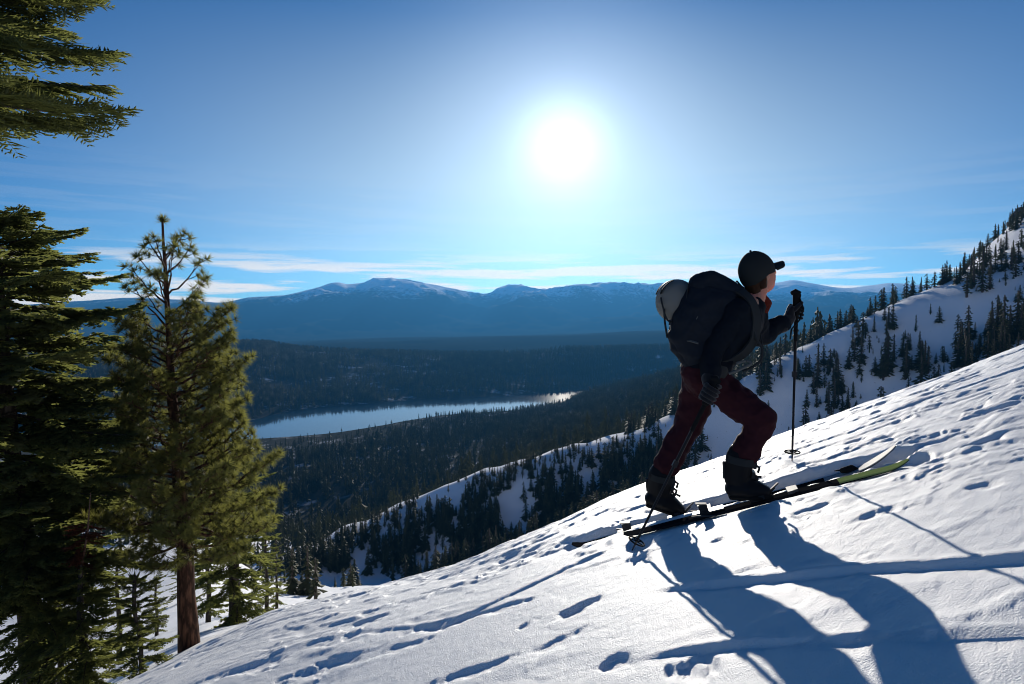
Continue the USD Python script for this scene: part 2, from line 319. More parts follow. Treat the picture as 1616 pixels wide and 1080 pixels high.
def snow_top(x, y):
    x, y = np.atleast_1d(np.asarray(x, float)), np.atleast_1d(np.asarray(y, float))
    return near_z(x, y) + snow_relief(x, y)

# ------------------------------------------------------------------ ground materials
snow_look = mat('snow_look', {
    'g': ('geometry', {}),
    'n1': ('noise_texture', {'scale': 140.0, 'detail': 3.0, 'roughness': .7}),
    'n2': ('noise_texture', {'scale': 24.0, 'detail': 5.0, 'roughness': .65}),
    'm': ('mix_float', {'fac': .45}),
    'b': ('bump', {'strength': .8, 'distance': .012}),
    'cr': ('rgb_ramp', {'ramp': [(0, (.86, .87, .89)), (.45, (.90, .905, .91)), (1, (.92, .92, .92))]}),
    'p': ('principled_bsdf', {'roughness': .45, 'specular_ior_level': .35, 'subsurface_weight': 0.0, 'ior': 1.31})},
    [('g.position', 'n1.vector'), ('g.position', 'n2.vector'), ('n1.fac', 'm.a'), ('n2.fac', 'm.b'), ('m.result', 'b.height'), ('b.normal', 'p.normal'),
     ('n2.fac', 'cr.fac'), ('cr.color', 'p.base_color')], surface='p.BSDF')
hill_snow_look = mat('hillside_snow_look', {
    'g': ('geometry', {}),
    'n1': ('noise_texture', {'scale': .9, 'detail': 6.0, 'roughness': .65}),
    'n2': ('noise_texture', {'scale': .03, 'detail': 6.0, 'roughness': .65}),
    'b': ('bump', {'strength': .6, 'distance': .35}),
    'cr': ('rgb_ramp', {'ramp': [(0, (.78, .80, .83)), (.6, (.83, .84, .86)), (.66, (.80, .81, .83)), (.72, (.12, .10, .085)), (1, (.10, .09, .08))]}),
    'p': ('diffuse_bsdf', {'roughness': 0.0})},
    [('g.position', 'n1.vector'), ('g.position', 'n2.vector'), ('n1.fac', 'b.height'), ('b.normal', 'p.normal'), ('n1.fac', 'cr.fac'), ('cr.color', 'p.color')], surface='p.BSDF')
valley_look = mat('forest_floor_look', {   # forest floor: snow under and between trees, dark brush
    'g': ('geometry', {}),
    'n1': ('noise_texture', {'scale': .012, 'detail': 9.0, 'roughness': .72}),
    'n2': ('noise_texture', {'scale': .35, 'detail': 5.0, 'roughness': .7}),
    'cr': ('rgb_ramp', {'ramp': [(0, (.030, .033, .026)), (.55, (.055, .055, .045)), (.63, (.35, .36, .37)), (.73, (.75, .76, .78)), (1, (.80, .81, .83))]}),
    'b': ('bump', {'strength': .7, 'distance': 1.5}),
    'p': ('diffuse_bsdf', {'roughness': 0.0})},
    [('g.position', 'n1.vector'), ('g.position', 'n2.vector'), ('n2.fac', 'b.height'), ('b.normal', 'p.normal'), ('n1.fac', 'cr.fac'), ('cr.color', 'p.color')], surface='p.BSDF')
mountain_look = mat('mountain_look', {
    'g': ('geometry', {}), 's': ('separate_xyz', {}), 'h': ('map_range', {'from_min': -300.0, 'from_max': 700.0, 'to_min': -.40, 'to_max': .34}),
    'n1': ('noise_texture', {'scale': .0016, 'detail': 10.0, 'roughness': .68}),
    'n2': ('noise_texture', {'scale': .02, 'detail': 4.0, 'roughness': .7}),
    'mx': ('mix_float', {'fac': .42}),
    'ad': ('math', {'math_type': 'add', 'use_clamp': True}),
    'cr': ('rgb_ramp', {'ramp': [(0, (.020, .024, .020)), (.50, (.035, .04, .035)), (.56, (.20, .205, .21)), (.62, (.70, .71, .73)), (1, (.85, .86, .88))]}),
    'p': ('diffuse_bsdf', {'roughness': 0.0})},
    [('g.position', 's.vector'), ('s.z', 'h.value'), ('g.position', 'n1.vector'), ('g.position', 'n2.vector'), ('n1.fac', 'mx.a'), ('n2.fac', 'mx.b'),
     ('mx.result', 'ad.value1'), ('h.result', 'ad.value2'), ('ad.value', 'cr.fac'), ('cr.color', 'p.color')], surface='p.BSDF')
water_look = mat('lake_water_look', {
    'g': ('geometry', {}), 'mp': ('mapping', {'scale': (.05, .012, 1.0)}),
    'n': ('noise_texture', {'scale': 1.0, 'detail': 5.0, 'roughness': .6}),
    'b': ('bump', {'strength': .10, 'distance': 1.0}),
    'p': ('principled_bsdf', {'base_color': (.012, .04, .075), 'roughness': .06, 'ior': 1.333})},
    [('g.position', 'mp.vector'), ('mp.vector', 'n.vector'), ('n.fac', 'b.height'), ('b.normal', 'p.normal')], surface='p.BSDF')

# ------------------------------------------------------------------ ground meshes: rings of one grid
def sheet(rows, ph, closed, fine=False):
    x, y, z = macro(rows, ph)
    z = z + relief(x, y, z)
    if fine:
        r = np.hypot(x, y); sel = (y > .2) & (r < 15)
        wgt = 1 - sstep(10, 14, r)
        z[sel] += (snow_relief(x[sel], y[sel]) * wgt[sel])
    n, m = x.shape
    v = np.stack([x, y, z], -1).reshape(-1, 3)
    i, j = np.meshgrid(np.arange(n - 1), np.arange(m - 1), indexing='ij')
    a = i * m + j; q = np.stack([a, a + 1, a + m + 1, a + m], -1).reshape(-1, 4)
    # make faces look upwards
    f = np.vstack([q[:, [0, 2, 1]], q[:, [0, 3, 2]]])
    return trimesh.Trimesh(v, f, process=False)
def in_wedge(deg): return phi[np.abs(phi) <= np.radians(deg)]
single('snow_slope', sheet(rows_near, phi, True, fine=True), snow_look, kind='structure', smooth=True)
single('hillside', sheet(np.append(14.0, rows_mid[1:]), phi, True), hill_snow_look, kind='structure', smooth=True)
SPUR = int(np.searchsorted(phi, math.atan(.52)))      # right of this direction the snowy spur goes on uphill
single('valley_floor', sheet(rows_far, phi[:SPUR + 1], True), valley_look, kind='structure', smooth=True)
single('hillside', sheet(rows_far, phi[SPUR:], True), hill_snow_look, kind='structure', smooth=True)
single('mountain_range', sheet(rows_mtn, in_wedge(58), False), mountain_look, kind='structure', smooth=True)
# lake: one flat sheet, hidden under the land beyond its shores
lk = trimesh.Trimesh([[-2300, 900, LAKE], [500, 900, LAKE], [500, 2400, LAKE], [-2300, 2400, LAKE]], [[0, 1, 2], [0, 2, 3]], process=False)
single('lake', lk, water_look, kind='structure')

# ------------------------------------------------------------------ haze: even thin air round everything
HAZE = 2.5e-5
haze_look = mat('haze_look', {'v': ('principled_volume', {'color': (.09, .44, 1.0), 'density': HAZE, 'anisotropy': .45})}, volume='v.volume')
hz = trimesh.creation.box([30000, 22000, 1500]); hz.apply_translation([0, 16200 - 11000, 1050 - 750])
single('haze', hz, haze_look, kind='stuff')
# ------------------------------------------------------------------ trees
def bark(name, dark, light, sc):
    return mat(name, {'tc': ('texture_coordinate', {}), 'mp': ('mapping', {'scale': (sc, sc, sc * .22)}),
        'v': ('voronoi_texture', {'feature': 'distance_to_edge', 'scale': 1.0}), 'n': ('noise_texture', {'scale': 3.0, 'detail': 5.0, 'roughness': .65}),
        'm': ('mix_float', {'fac': .45}), 'cr': ('rgb_ramp', {'ramp': [(0, dark), (.25, dark), (.6, light), (1, light)]}),
        'b': ('bump', {'strength': .9, 'distance': .03}), 'p': ('principled_bsdf', {'roughness': .9, 'specular_ior_level': .15})},
        [('tc.object', 'mp.vector'), ('mp.vector', 'v.vector'), ('mp.vector', 'n.vector'), ('v.distance', 'm.a'), ('n.fac', 'm.b'), ('m.result', 'cr.fac'),
         ('cr.color', 'p.base_color'), ('m.result', 'b.height'), ('b.normal', 'p.normal')], surface='p.BSDF')
pine_bark = bark('pine_bark_look', (.035, .018, .012), (.24, .115, .07), 9.0)
fir_bark = bark('fir_bark_look', (.03, .025, .02), (.17, .14, .115), 11.0)
snag_wood = mat('snag_wood_look', {'p': ('principled_bsdf', {'base_color': (.10, .055, .035), 'roughness': .9})}, surface='p.BSDF')
dead_wood = mat('dead_wood_look', {'p': ('principled_bsdf', {'base_color': (.23, .21, .19), 'roughness': .9})}, surface='p.BSDF')
def needles(name, c0, c1, tl, amount=.42, scale=2.2, spec=.3):
    return mat(name, {'g': ('geometry', {}), 'n': ('noise_texture', {'scale': scale, 'detail': 3.0}), 'w': ('math', {'math_type': 'multiply_add', 'value2': .55, 'value3': .0}),
        'a': ('math', {'math_type': 'add'}), 'wn': ('math', {'math_type': 'multiply', 'value2': .62}),
        'cr': ('rgb_ramp', {'ramp': [(.25, c0), (.85, c1)]}), 'p': ('principled_bsdf', {'roughness': .6, 'specular_ior_level': spec}),
        't': ('translucent_bsdf', {'color': tl}), 'mx': ('mix_closure', {'fac': amount})},
        [('g.position', 'n.vector'), ('g.random_per_island', 'w.value1'), ('n.fac', 'wn.value1'), ('w.value', 'a.value1'), ('wn.value', 'a.value2'), ('a.value', 'cr.fac'), ('cr.color', 'p.base_color'),
         ('p.BSDF', 'mx.closure1'), ('t.BSDF', 'mx.closure2')], surface='mx.closure')
pine_needles = needles('pine_needle_look', (.058, .068, .022), (.125, .132, .044), (.25, .25, .062), .50)
fir_needles = needles('fir_needle_look', (.040, .054, .020), (.100, .112, .042), (.24, .26, .07), .52)
far_needles = needles('far_conifer_look', (.052, .062, .036), (.105, .105, .058), (.20, .20, .09), .45, .08, .12)
rust_needles = needles('rust_needle_look', (.07, .022, .012), (.13, .045, .022), (.16, .05, .02), .4)

class Tris:
    def __init__(self): self.v, self.f, self.n = [], [], 0
    def add(self, v, f):
        self.v.append(np.asarray(v, float)); self.f.append(np.asarray(f, int) + self.n); self.n += len(v)
    def mesh(self): return trimesh.Trimesh(np.vstack(self.v), np.vstack(self.f), process=False)
def tube(pts, rad, sides=6, cap=True):
    p = np.asarray(pts, float); rad = np.broadcast_to(np.asarray(rad, float), (len(p),))
    t = np.gradient(p, axis=0); t /= np.linalg.norm(t, axis=1, keepdims=True) + 1e-12
    ref = np.array([0, 0, 1.0]) if abs(t[len(p) // 2][2]) < .8 else np.array([1.0, 0, 0])
    a = np.cross(t, ref); a /= np.linalg.norm(a, axis=1, keepdims=True) + 1e-12; b = np.cross(t, a)
    th = np.arange(sides) * 2 * np.pi / sides
    v = (p[:, None] + rad[:, None, None] * (np.cos(th)[None, :, None] * a[:, None] + np.sin(th)[None, :, None] * b[:, None])).reshape(-1, 3)
    i, j = np.meshgrid(np.arange(len(p) - 1), np.arange(sides), indexing='ij')
    A = i * sides + j; B = i * sides + (j + 1) % sides
    f = np.vstack([np.stack([A, B, B + sides], -1).reshape(-1, 3), np.stack([A, B + sides, A + sides], -1).reshape(-1, 3)])
    if cap:
        v = np.vstack([v, p[:1], p[-1:]]); n = len(v) - 2; k = np.arange(sides); k2 = (k + 1) % sides; e = (len(p) - 1) * sides
        f = np.vstack([f, np.stack([np.full(sides, n), k2, k], -1), np.stack([np.full(sides, n + 1), e + k, e + k2], -1)])
    return trimesh.Trimesh(v, f[:, ::-1] if False else f, process=False)
def frames(d, roll=None, rng=None):
    d = d / (np.linalg.norm(d, axis=1, keepdims=True) + 1e-12)
    ref = np.where(np.abs(d[:, 2:]) < .9, [[0, 0, 1.0]], [[1.0, 0, 0]])
    s = np.cross(d, ref); s /= np.linalg.norm(s, axis=1, keepdims=True) + 1e-12
    return d, s, np.cross(s, d)
def twigs(base, dirs, length, width, cross=True):
    """needle-clad twigs: flat lens-shaped blades, two crossed per twig"""
    d, s, up = frames(dirs); L, W = np.asarray(length)[:, None], np.asarray(width)[:, None]
    out = Tris(); n = len(base)
    for side in ((s, up) if cross else (s,)):
        v = np.stack([base, base + d * L * .35 + side * W, base + d * L, base + d * L * .45 - side * W], 1).reshape(-1, 3)
        k = np.arange(n)[:, None] * 4
        out.add(v, np.vstack([k + [0, 1, 2], k + [0, 2, 3]]))
    return out.mesh()
def fir_spray(L, seed, step=.075, sub=.075, tw=.017, droop=.12):
    """one flat fir bough along +x with side shoots and twigs; returns (stem, twigs)"""
    rng = np.random.default_rng(seed); out = Tris()
    n = 9; t = np.linspace(0, 1, n)
    axis = np.stack([L * t, .05 * L * np.sin(t * 4 + rng.uniform(0, 6)), -droop * L * t ** 1.5 + .10 * L * t ** 4], -1)
    ax = lambda s: np.stack([np.interp(s, t, axis[:, k]) for k in range(3)], -1)
    B, D, Ls = [], [], []
    for s in np.arange(.12, 1.0, step / L):
        for sd in (-1, 1):
            if rng.random() < .12: continue
            ll = (.42 * L * (1 - s) ** .75 * min(1, s * 3.2) + .07) * rng.uniform(.6, 1.15)
            ang = math.radians(rng.uniform(38, 62)) * sd
            d0 = np.array([math.cos(ang), math.sin(ang), rng.uniform(-.22, .12)])
            p0 = ax(s)
            q = np.arange(.03, ll, sub)
            for k, a in enumerate(q):
                pp = p0 + d0 * a + np.array([0, 0, -.25 * a * a])
                sl = min(.16, (ll - a) * .55 + .05) * rng.uniform(.7, 1.2)
                for s2 in ((1, -1) if ll > .16 else ((1 if k % 2 else -1),)):
                    an2 = ang + s2 * math.radians(rng.uniform(35, 60))
                    B.append(pp); D.append([math.cos(an2), math.sin(an2), rng.uniform(-.25, .2)]); Ls.append(sl)
            B.append(p0); D.append(d0 + [0, 0, -.15 * ll]); Ls.append(ll + .05)
    B.append(ax(.9)); D.append([1, 0, .1]); Ls.append(.12 * L + .06)
    Ls = np.array(Ls)
    tws = twigs(np.array(B), np.array(D, float), Ls, np.minimum(.012 + Ls * .10, tw) * rng.uniform(.8, 1.25, len(Ls)))
    stem = tube(axis, np.linspace(.012 * L + .004, .003, n), 4)
    return stem, tws
def rot_to(az, pitch, roll=0.0):
    c, s = math.cos(az), math.sin(az); R1 = np.array([[c, -s, 0], [s, c, 0], [0, 0, 1]])
    c, s = math.cos(pitch), math.sin(pitch); R2 = np.array([[c, 0, -s], [0, 1, 0], [s, 0, c]])
    c, s = math.cos(roll), math.sin(roll); R3 = np.array([[1, 0, 0], [0, c, -s], [0, s, c]])
    return R1 @ R2 @ R3
def put(mesh, R, p, s=1.0):
    return trimesh.Trimesh(mesh.vertices @ (R.T * s) + p, mesh.faces, process=False)
_sprays = {}
def sprays(detail):
    if detail not in _sprays:
        st, sb, tw = {'fine': (.06, .06, .017), 'mid': (.085, .085, .024), 'coarse': (.13, .14, .042)}[detail]
        _sprays[detail] = [fir_spray(L, 100 + k, st, sb, tw) for k, L in enumerate((1.0, 1.0, 1.35, 1.6, 2.0))]
    return _sprays[detail]
def trunk_mesh(pts, r0, r1, sides=12, flare=1.25, seed=0):
    p = np.asarray(pts, float); t = np.linspace(0, 1, 24)
    k = np.linspace(0, 1, len(p)); q = np.stack([np.interp(t, k, p[:, i]) for i in range(3)], -1)
    rad = r0 + (r1 - r0) * t + r0 * (flare - 1) * np.exp(-t * 22)
    m = tube(q, rad, sides)
    v = np.array(m.vertices); v[:-2] += (meshkit.fbm(v[:-2] * np.array([6, 6, 1.3]), 3, seed)[:, None] - .5) * r0 * .22 * np.array([1, 1, 0])
    return trimesh.Trimesh(v, m.faces, process=False)
def fir(name, label, base, apex, reach, detail, seed, n, lo=.12, r0=.17, group=None, side_bias=None, droop=(.25, -.35), dead=0, flat_top=False, leaf=None, extra=None):
    """a fir: trunk from base to apex, whorled flat boughs; reach(t) = bough length at height fraction t"""
    rng = np.random.default_rng(seed); base, apex = np.asarray(base, float), np.asarray(apex, float)
    T = thing(name, label, 'tree', base, group=group)
    tp = [base - [0, 0, .4], base + (apex - base) * .3 + [.05, 0, 0], base + (apex - base) * .65 + [-.04, 0, 0], apex]
    part('trunk', trunk_mesh(tp, r0, .03 if not flat_top else .07, seed=seed), fir_bark, T, smooth=True, origin=base)
    st, cr = [], Tris(); S = sprays(detail); az = rng.uniform(0, 6)
    for k in range(n):
        t = lo + (1 - lo) * ((k + rng.uniform(0, .8)) / n) ** .92; az += 2.39996 + rng.uniform(-.35, .35)
        L = reach(t) * rng.uniform(.72, 1.12)
        if side_bias: L *= side_bias(az, t)
        if L < .12: continue
        a = az; stem, tws = S[int(rng.integers(len(S)))]; s = L / float(stem.vertices[:, 0].max())
        pitch = droop[1] + (droop[0] - droop[1]) * t ** 1.4 + rng.uniform(-.12, .12)
        R = rot_to(a, pitch, rng.uniform(-.25, .25)); p = base + (apex - base) * t
        sc = np.clip(s, .3, 1.6)
        m1, m2 = put(stem, R, p, sc), put(tws, R, p, sc)
        st.append(m1); cr.add(m2.vertices, m2.faces)
    d, sd, up = np.array([[0, 0, 1.0]]), 0, 0
    tip = np.array([[math.cos(a) * .7, math.sin(a) * .7, 1.2] for a in np.arange(6)])
    tt = twigs(np.repeat(apex[None] - [0, 0, .12], 6, 0), tip, np.full(6, .22), np.full(6, .02)); cr.add(tt.vertices, tt.faces)
    part('limbs', cat(st), fir_bark, T, origin=base, kind='stuff')
    part('crown', cr.mesh(), leaf or fir_needles, T, origin=base, kind='stuff')
    if extra: extra(T, base)
    return T
def tuft(rng, n=50, L=.15):
    d = rng.normal(size=(n, 3)); d /= np.linalg.norm(d, axis=1, keepdims=True); d[:, 0] = np.abs(d[:, 0]) * 1.2 - .15
    d, s, up = frames(d); w = .0062
    L = L * rng.uniform(.75, 1.15, n)[:, None]
    v = np.stack([d * .01 + s * w, d * L, d * .01 - s * w], 1).reshape(-1, 3)
    return trimesh.Trimesh(v, np.arange(3 * n).reshape(-1, 3), process=False)
def pine(name, label, base, apex, reach, seed, n, lo, r0, group=None, open_top=.74, tuftL=.165):
    rng = np.random.default_rng(seed); base, apex = np.asarray(base, float), np.asarray(apex, float); H = np.linalg.norm(apex - base)
    T = thing(name, label, 'tree', base, group=group)
    tp = [base - [0, 0, .5], base + (apex - base) * .25 + [.02, 0, 0], base + (apex - base) * .6 + [-.05, .03, 0], apex]
    part('trunk', trunk_mesh(tp, r0, .018, 14, 1.2, seed), pine_bark, T, smooth=True, origin=base)
    TU = [tuft(np.random.default_rng(300 + k), 50, tuftL) for k in range(6)]
    st, cr = [], Tris()
    def add_tuft(p, d, s=1.0):
        a, pt = math.atan2(d[1], d[0]), math.atan2(d[2], math.hypot(d[0], d[1]))
        m = put(TU[int(rng.integers(6))], rot_to(a, pt, rng.uniform(0, 6)), p, s); cr.add(m.vertices, m.faces)
    az = 0.7
    for k in range(n):
        t = lo + (.925 - lo) * (k + rng.uniform(0, .7)) / n; az += 2.39996 + rng.uniform(-.4, .4)
        L = reach(t, az) * rng.uniform(.8, 1.1)
        if L < .1 or (t > open_top and k % 2): continue
        p0 = base + (apex - base) * t
        up = (.35 if t > open_top else 0) + .15 + .55 * max(0, (t - .5) * 2) + rng.uniform(-.12, .12) - (.28 if t < lo + .12 else 0)
        q = np.linspace(0, 1, 8); h = np.array([math.cos(az), math.sin(az), 0])
        ax = p0 + L * q[:, None] * h + np.array([0, 0, 1.0]) * (L * (up * q + .32 * q ** 2.5))[:, None]
        ax[1:] += rng.normal(0, .018 * L, (7, 3)); st.append(tube(ax, np.linspace(.012 + .016 * L, .006, 8), 5))
        tang = ax[-1] - ax[-3]; add_tuft(ax[-1], tang, 1.0); add_tuft(ax[-1] - tang * .35, tang, .95)
        dens = 10.5 if t < open_top else 4.0
        ns = max(2, int(L * dens + 1))
        for j in range(ns):
            s = (.30 if t < open_top else .35) + (.66) * (j + rng.uniform(0, .8)) / ns
            if s > .97: continue
            b0 = np.array([np.interp(s, q, ax[:, i]) for i in range(3)])
            ang = az + (1 if j % 2 else -1) * rng.uniform(.4, 1.05); l2 = (.34 * L * (1.15 - s) + .14) * rng.uniform(.7, 1.2)
            d2 = np.array([math.cos(ang), math.sin(ang), rng.uniform(.05, .75)]); d2 /= np.linalg.norm(d2)
            b2 = b0 + d2 * l2 + [0, 0, .12 * l2]; mid = (b0 + b2) / 2 - [0, 0, .06 * l2]
            st.append(tube([b0, mid, b2], [.009, .007, .005], 4))
            add_tuft(b2, b2 - mid)
            if l2 > .26: add_tuft(mid + d2 * .06, d2, .9)
            if l2 > .42: add_tuft(b0 + d2 * l2 * .3, d2 + [0, 0, .3], .9)
    add_tuft(apex, np.array([0, 0, 1.0]), 1.0); add_tuft(apex - [0, 0, .05], np.array([.3, .2, 1.0]), 1.0); add_tuft(apex - [0, 0, .05], np.array([-.3, -.2, 1.0]), 1.0)
    part('limbs', cat(st), pine_bark, T, origin=base, kind='stuff')
    part('crown', cr.mesh(), pine_needles, T, origin=base, kind='stuff')
    return T

# main pine
pb = P(300, 1032, 13.0)
def pine_reach(t, az):
    prof = np.interp(t, [.20, .25, .30, .38, .46, .52, .62, .70, .76, .80, .88, .94, .985], [1.0, 1.5, 1.65, 1.5, 1.12, 1.2, 1.15, .92, .68, .66, .46, .30, .08])
    return prof * (1.0 + .12 * math.cos(az))
pine('pine_tree', 'tall open topped long needled pine with red brown trunk beside the snow crest', pb, P(257, 346, 13.3), pine_reach, 7, 126, .215, .205)
# big layered fir at the left edge
def gaps(az, t):
    return 1.0 + .25 * math.cos(az) 
fir('fir_tree', 'big dark fir with layered flat boughs rising left of the pine', P(52, 1110, 12.2), P(-10, 338, 12.4),
    lambda t: np.interp(t, [.1, .25, .35, .5, .62, .72, .8, .9, .97, 1.0], [1.0, 1.3, 2.0, 2.35, 2.2, 2.3, 2.1, 2.0, 1.25, .5]), 'fine', 11, 150, lo=.2, r0=.19, side_bias=gaps, droop=(.20, -.22), flat_top=True)
# fir behind the pine on its right
fir('fir_tree', 'bushy fir half hidden behind the right side of the pine, grey trunk showing', P(372, 996, 19.0), P(352, 640, 19.4),
    lambda t: np.interp(t, [.04, .2, .45, .7, .9, 1.0], [1.2, 1.45, 1.6, 1.15, .55, .15]), 'mid', 13, 74, lo=.06, r0=.19, droop=(.45, -.3))
fir('fir_tree', 'slim young fir standing in snow left of the pine trunk', P(221, 1062, 11.4), P(212, 908, 11.5),
    lambda t: np.interp(t, [.06, .2, .5, .8, 1.0], [.50, .66, .46, .26, .08]), 'mid', 17, 46, lo=.1, r0=.035, droop=(.55, -.15))
def rusty(T, base):
    o = base; rng = np.random.default_rng(3); a0, a1 = P(128, 900, 11.6), P(143, 778, 11.6)
    part('dead_top', tube([a0, (a0 + a1) / 2 + [.03, 0, 0], a1], [.022, .016, .006], 6), snag_wood, T, origin=o)
    c = Tris()
    for k in range(26):
        p = a0 + (a1 - a0) * rng.uniform(.1, .62); a = rng.uniform(0, 6.28); L = rng.uniform(.2, .42)
        stem, tw = sprays('mid')[k % 2]; m = put(tw, rot_to(a, rng.uniform(-.5, .1)), p, L); c.add(m.vertices, m.faces)
    part('dead_foliage', c.mesh(), rust_needles, T, origin=o, label='rust red dead needles near the top', kind='stuff')
fir('fir_tree', 'dark fir with a rust red dead top between the big fir and the young fir', P(132, 1112, 11.6), P(128, 880, 11.6),
    lambda t: np.interp(t, [.05, .3, .6, .85, 1.0], [.85, .95, .8, .6, .3]), 'mid', 19, 58, lo=.05, r0=.10, droop=(.25, -.3), extra=rusty)
def dead_boughs(T, base):
    rng = np.random.default_rng(8)
    for k, (a, b) in enumerate([((40, 888), (-60, 848)), ((38, 905), (-40, 880))]):
        p0, p1 = P(*a, 12.0), P(*b, 11.3); m = [tube([p0, (p0 + p1) / 2 + [0, 0, .05], p1], [.022, .014, .006], 5)]
        for j in range(16):
            s = rng.uniform(.25, .95); q = p0 + (p1 - p0) * s; d = (p1 - p0) / np.linalg.norm(p1 - p0) + rng.normal(0, .45, 3)
            m.append(tube([q, q + d * .15, q + d * rng.uniform(.25, .5) + [0, 0, -.05]], [.006, .0045, .002], 4))
        part('dead_branch', cat(m), dead_wood, T, origin=base, label='bare grey dead branch')
fir('fir_tree', 'dark fir trunk at the bottom left corner with bare grey dead branches', P(38, 1100, 11.2) + [0, .6, 0], P(30, 790, 11.9),
    lambda t: np.interp(t, [.05, .3, .6, .85, 1.0], [.9, 1.15, 1.2, 1.1, .6]), 'mid', 23, 60, lo=.04, r0=.13, droop=(.1, -.35), extra=dead_boughs)
# smaller firs on the bench between and behind the big ones
for k, (bx_, by_, Yb, hh, wd, lb) in enumerate([(186, 1000, 21, 3.6, .8, 'shaggy small fir behind the young fir, left of the pine trunk'), (246, 985, 27, 2.4, .6, 'little dark fir on the snow just left of the pine trunk'),
        (328, 985, 24, 4.0, .95, 'dark fir close behind the pine trunk on its right'), (92, 1030, 17, 3.4, .9, 'shaggy fir between the big fir and the rust topped fir'),
        (420, 968, 30, 4.2, .85, 'slim fir at the crest right of the bushy fir'), (436, 950, 44, 5.2, 1.0, 'grey green fir just right of the bushy fir, by the gully snow'), (282, 930, 48, 4.6, 1.0, 'farther fir seen on the snow left of the pine trunk')]):
    b_ = P(bx_, by_, Yb); b_[2] = ground(b_[0], b_[1])[0]
    fir('fir_tree', lb, b_, b_ + [.05, 0, hh], lambda t, wd=wd: np.interp(t, [.03, .2, .5, .8, 1.0], [wd * .8, wd, wd * .75, wd * .4, .08]), 'coarse', 40 + k, 44, lo=.06, r0=.05 + .012 * hh, droop=(.45, -.25))
# near fir whose boughs reach into the frame at the top left
def overhang():
    base = np.array([-4.9, 4.4, 0.0]); base[2] = ground(base[0], base[1])[0] - .1
    T = thing('overhanging_fir', 'near fir outside the frame whose big dark boughs hang into the top corner', 'tree', base)
    top = np.array([-4.75, 4.5, 7.5])
    part('trunk', trunk_mesh([base - [0, 0, .3], base + (top - base) * .5, top], .24, .08, 14, 1.2, 4), fir_bark, T, smooth=True, origin=base)
    specs = [((-260, -150), (178, -40), 6.4, 1), ((-240, -60), (150, 40), 6.6, 2), ((-230, 20), (196, 112), 6.1, 3), ((-230, 60), (165, 160), 6.5, 4), ((-210, 95), (210, 196), 6.0, 5), ((-240, 130), (120, 215), 6.6, 6),
             ((-260, -200), (120, -60), 6.0, 7), ((-250, -90), (80, 30), 6.2, 8), ((-235, -30), (100, 75), 6.6, 9), ((-225, 70), (60, 175), 6.2, 10)]
    for a, b, Y, sd in specs:
        p1 = P(b[0], b[1], Y); tz = np.clip((P(a[0], a[1], 4.6)[2] - base[2]) / (top[2] - base[2]), .1, .97); p0 = base + (top - base) * tz
        L = np.linalg.norm(p1 - p0); stem, tw = fir_spray(L, 500 + sd, .040, .038, .0085, .05)
        d = p1 - p0; az, pt = math.atan2(d[1], d[0]), math.atan2(d[2], math.hypot(d[0], d[1]))
        R = rot_to(az, pt + .02, .35 * math.sin(sd * 2.1)); k = 1.0
        o = part('bough', put(tw, R, p0, k), fir_needles, T, origin=base)
        m = put(stem, R, p0, k); v = m.vertices - base
        mm = usdkit.mesh(stage, str(o.GetPath()) + '/stem', trimesh.Trimesh(v, m.faces, process=False), fir_bark, True)
    return T
overhang()
# ------------------------------------------------------------------ hillside conifers: individuals near, one mass each far off
def conifer(seed, h, w, tiers, per, bare=.06, shape=1.0, ragged=.35, up=-.35):
    """small conifer of drooping ragged boughs, height h, half width w: (trunk, crown)"""
    rng = np.random.default_rng(seed); out = Tris()
    for i in range(tiers):
        t = bare + (1 - bare) * (i + rng.uniform(0, .5)) / tiers
        R = w * ((1 - t) ** shape) * rng.uniform(.7, 1.1) + .10 * w * (1 - t) ** .3 + .02
        m = max(3, int(per * (1 - .55 * t))); a0 = rng.uniform(0, 6.28)
        a = a0 + (np.arange(m) + rng.uniform(-.3, .3, m)) * 2 * np.pi / m
        L = R * rng.uniform(1 - ragged * 1.3, 1 + ragged * .7, m)[:, None]
        d = np.stack([np.cos(a), np.sin(a), 0 * a], -1); s = np.stack([-np.sin(a), np.cos(a), 0 * a], -1)
        z = np.array([0, 0, 1.0]); p = z * (t * h); dz = (up * L * (1 - .7 * t)) * z
        wd = L * rng.uniform(.22, .36, m)[:, None]
        th = h / tiers * .5
        A = p + d * L * .05 + z * th; Bm = p + d * L * .55 + dz * .35 + s * wd; Cm = p + d * L * .55 + dz * .35 - s * wd; D = p + d * L + dz
        E = p + d * L * .6 + dz * .6 - z * th * .9
        k = np.arange(m)[:, None] * 5
        out.add(np.stack([A, Bm, Cm, D, E], 1).reshape(-1, 3), np.vstack([k + [0, 2, 3], k + [0, 3, 1], k + [0, 1, 4], k + [0, 4, 2], k + [1, 3, 4], k + [2, 4, 3]]))
    tr = tube([[0, 0, -.6], [0, 0, h * .5], [0, 0, h]], [h * .018 + .04, h * .011 + .02, .015], 5)
    return tr, out.mesh()
VARIANTS = [  # name of the look, builder
    ('narrow spired', conifer(1, 1, .16, 17, 6, .05, .8)), ('broad', conifer(2, 1, .28, 15, 7, .05, .95)), ('ragged', conifer(3, 1, .24, 12, 6, .10, .7, .6)),
    ('slender', conifer(4, 1, .13, 15, 5, .08, .65, .5)), ('full', conifer(5, 1, .25, 16, 7, .03, .8)), ('gap toothed', conifer(6, 1, .22, 10, 6, .18, .5, .6, -.15)),
]
far_bark = mat('far_bark_look', {'p': ('principled_bsdf', {'base_color': (.06, .045, .035), 'roughness': .9})}, surface='p.BSDF')
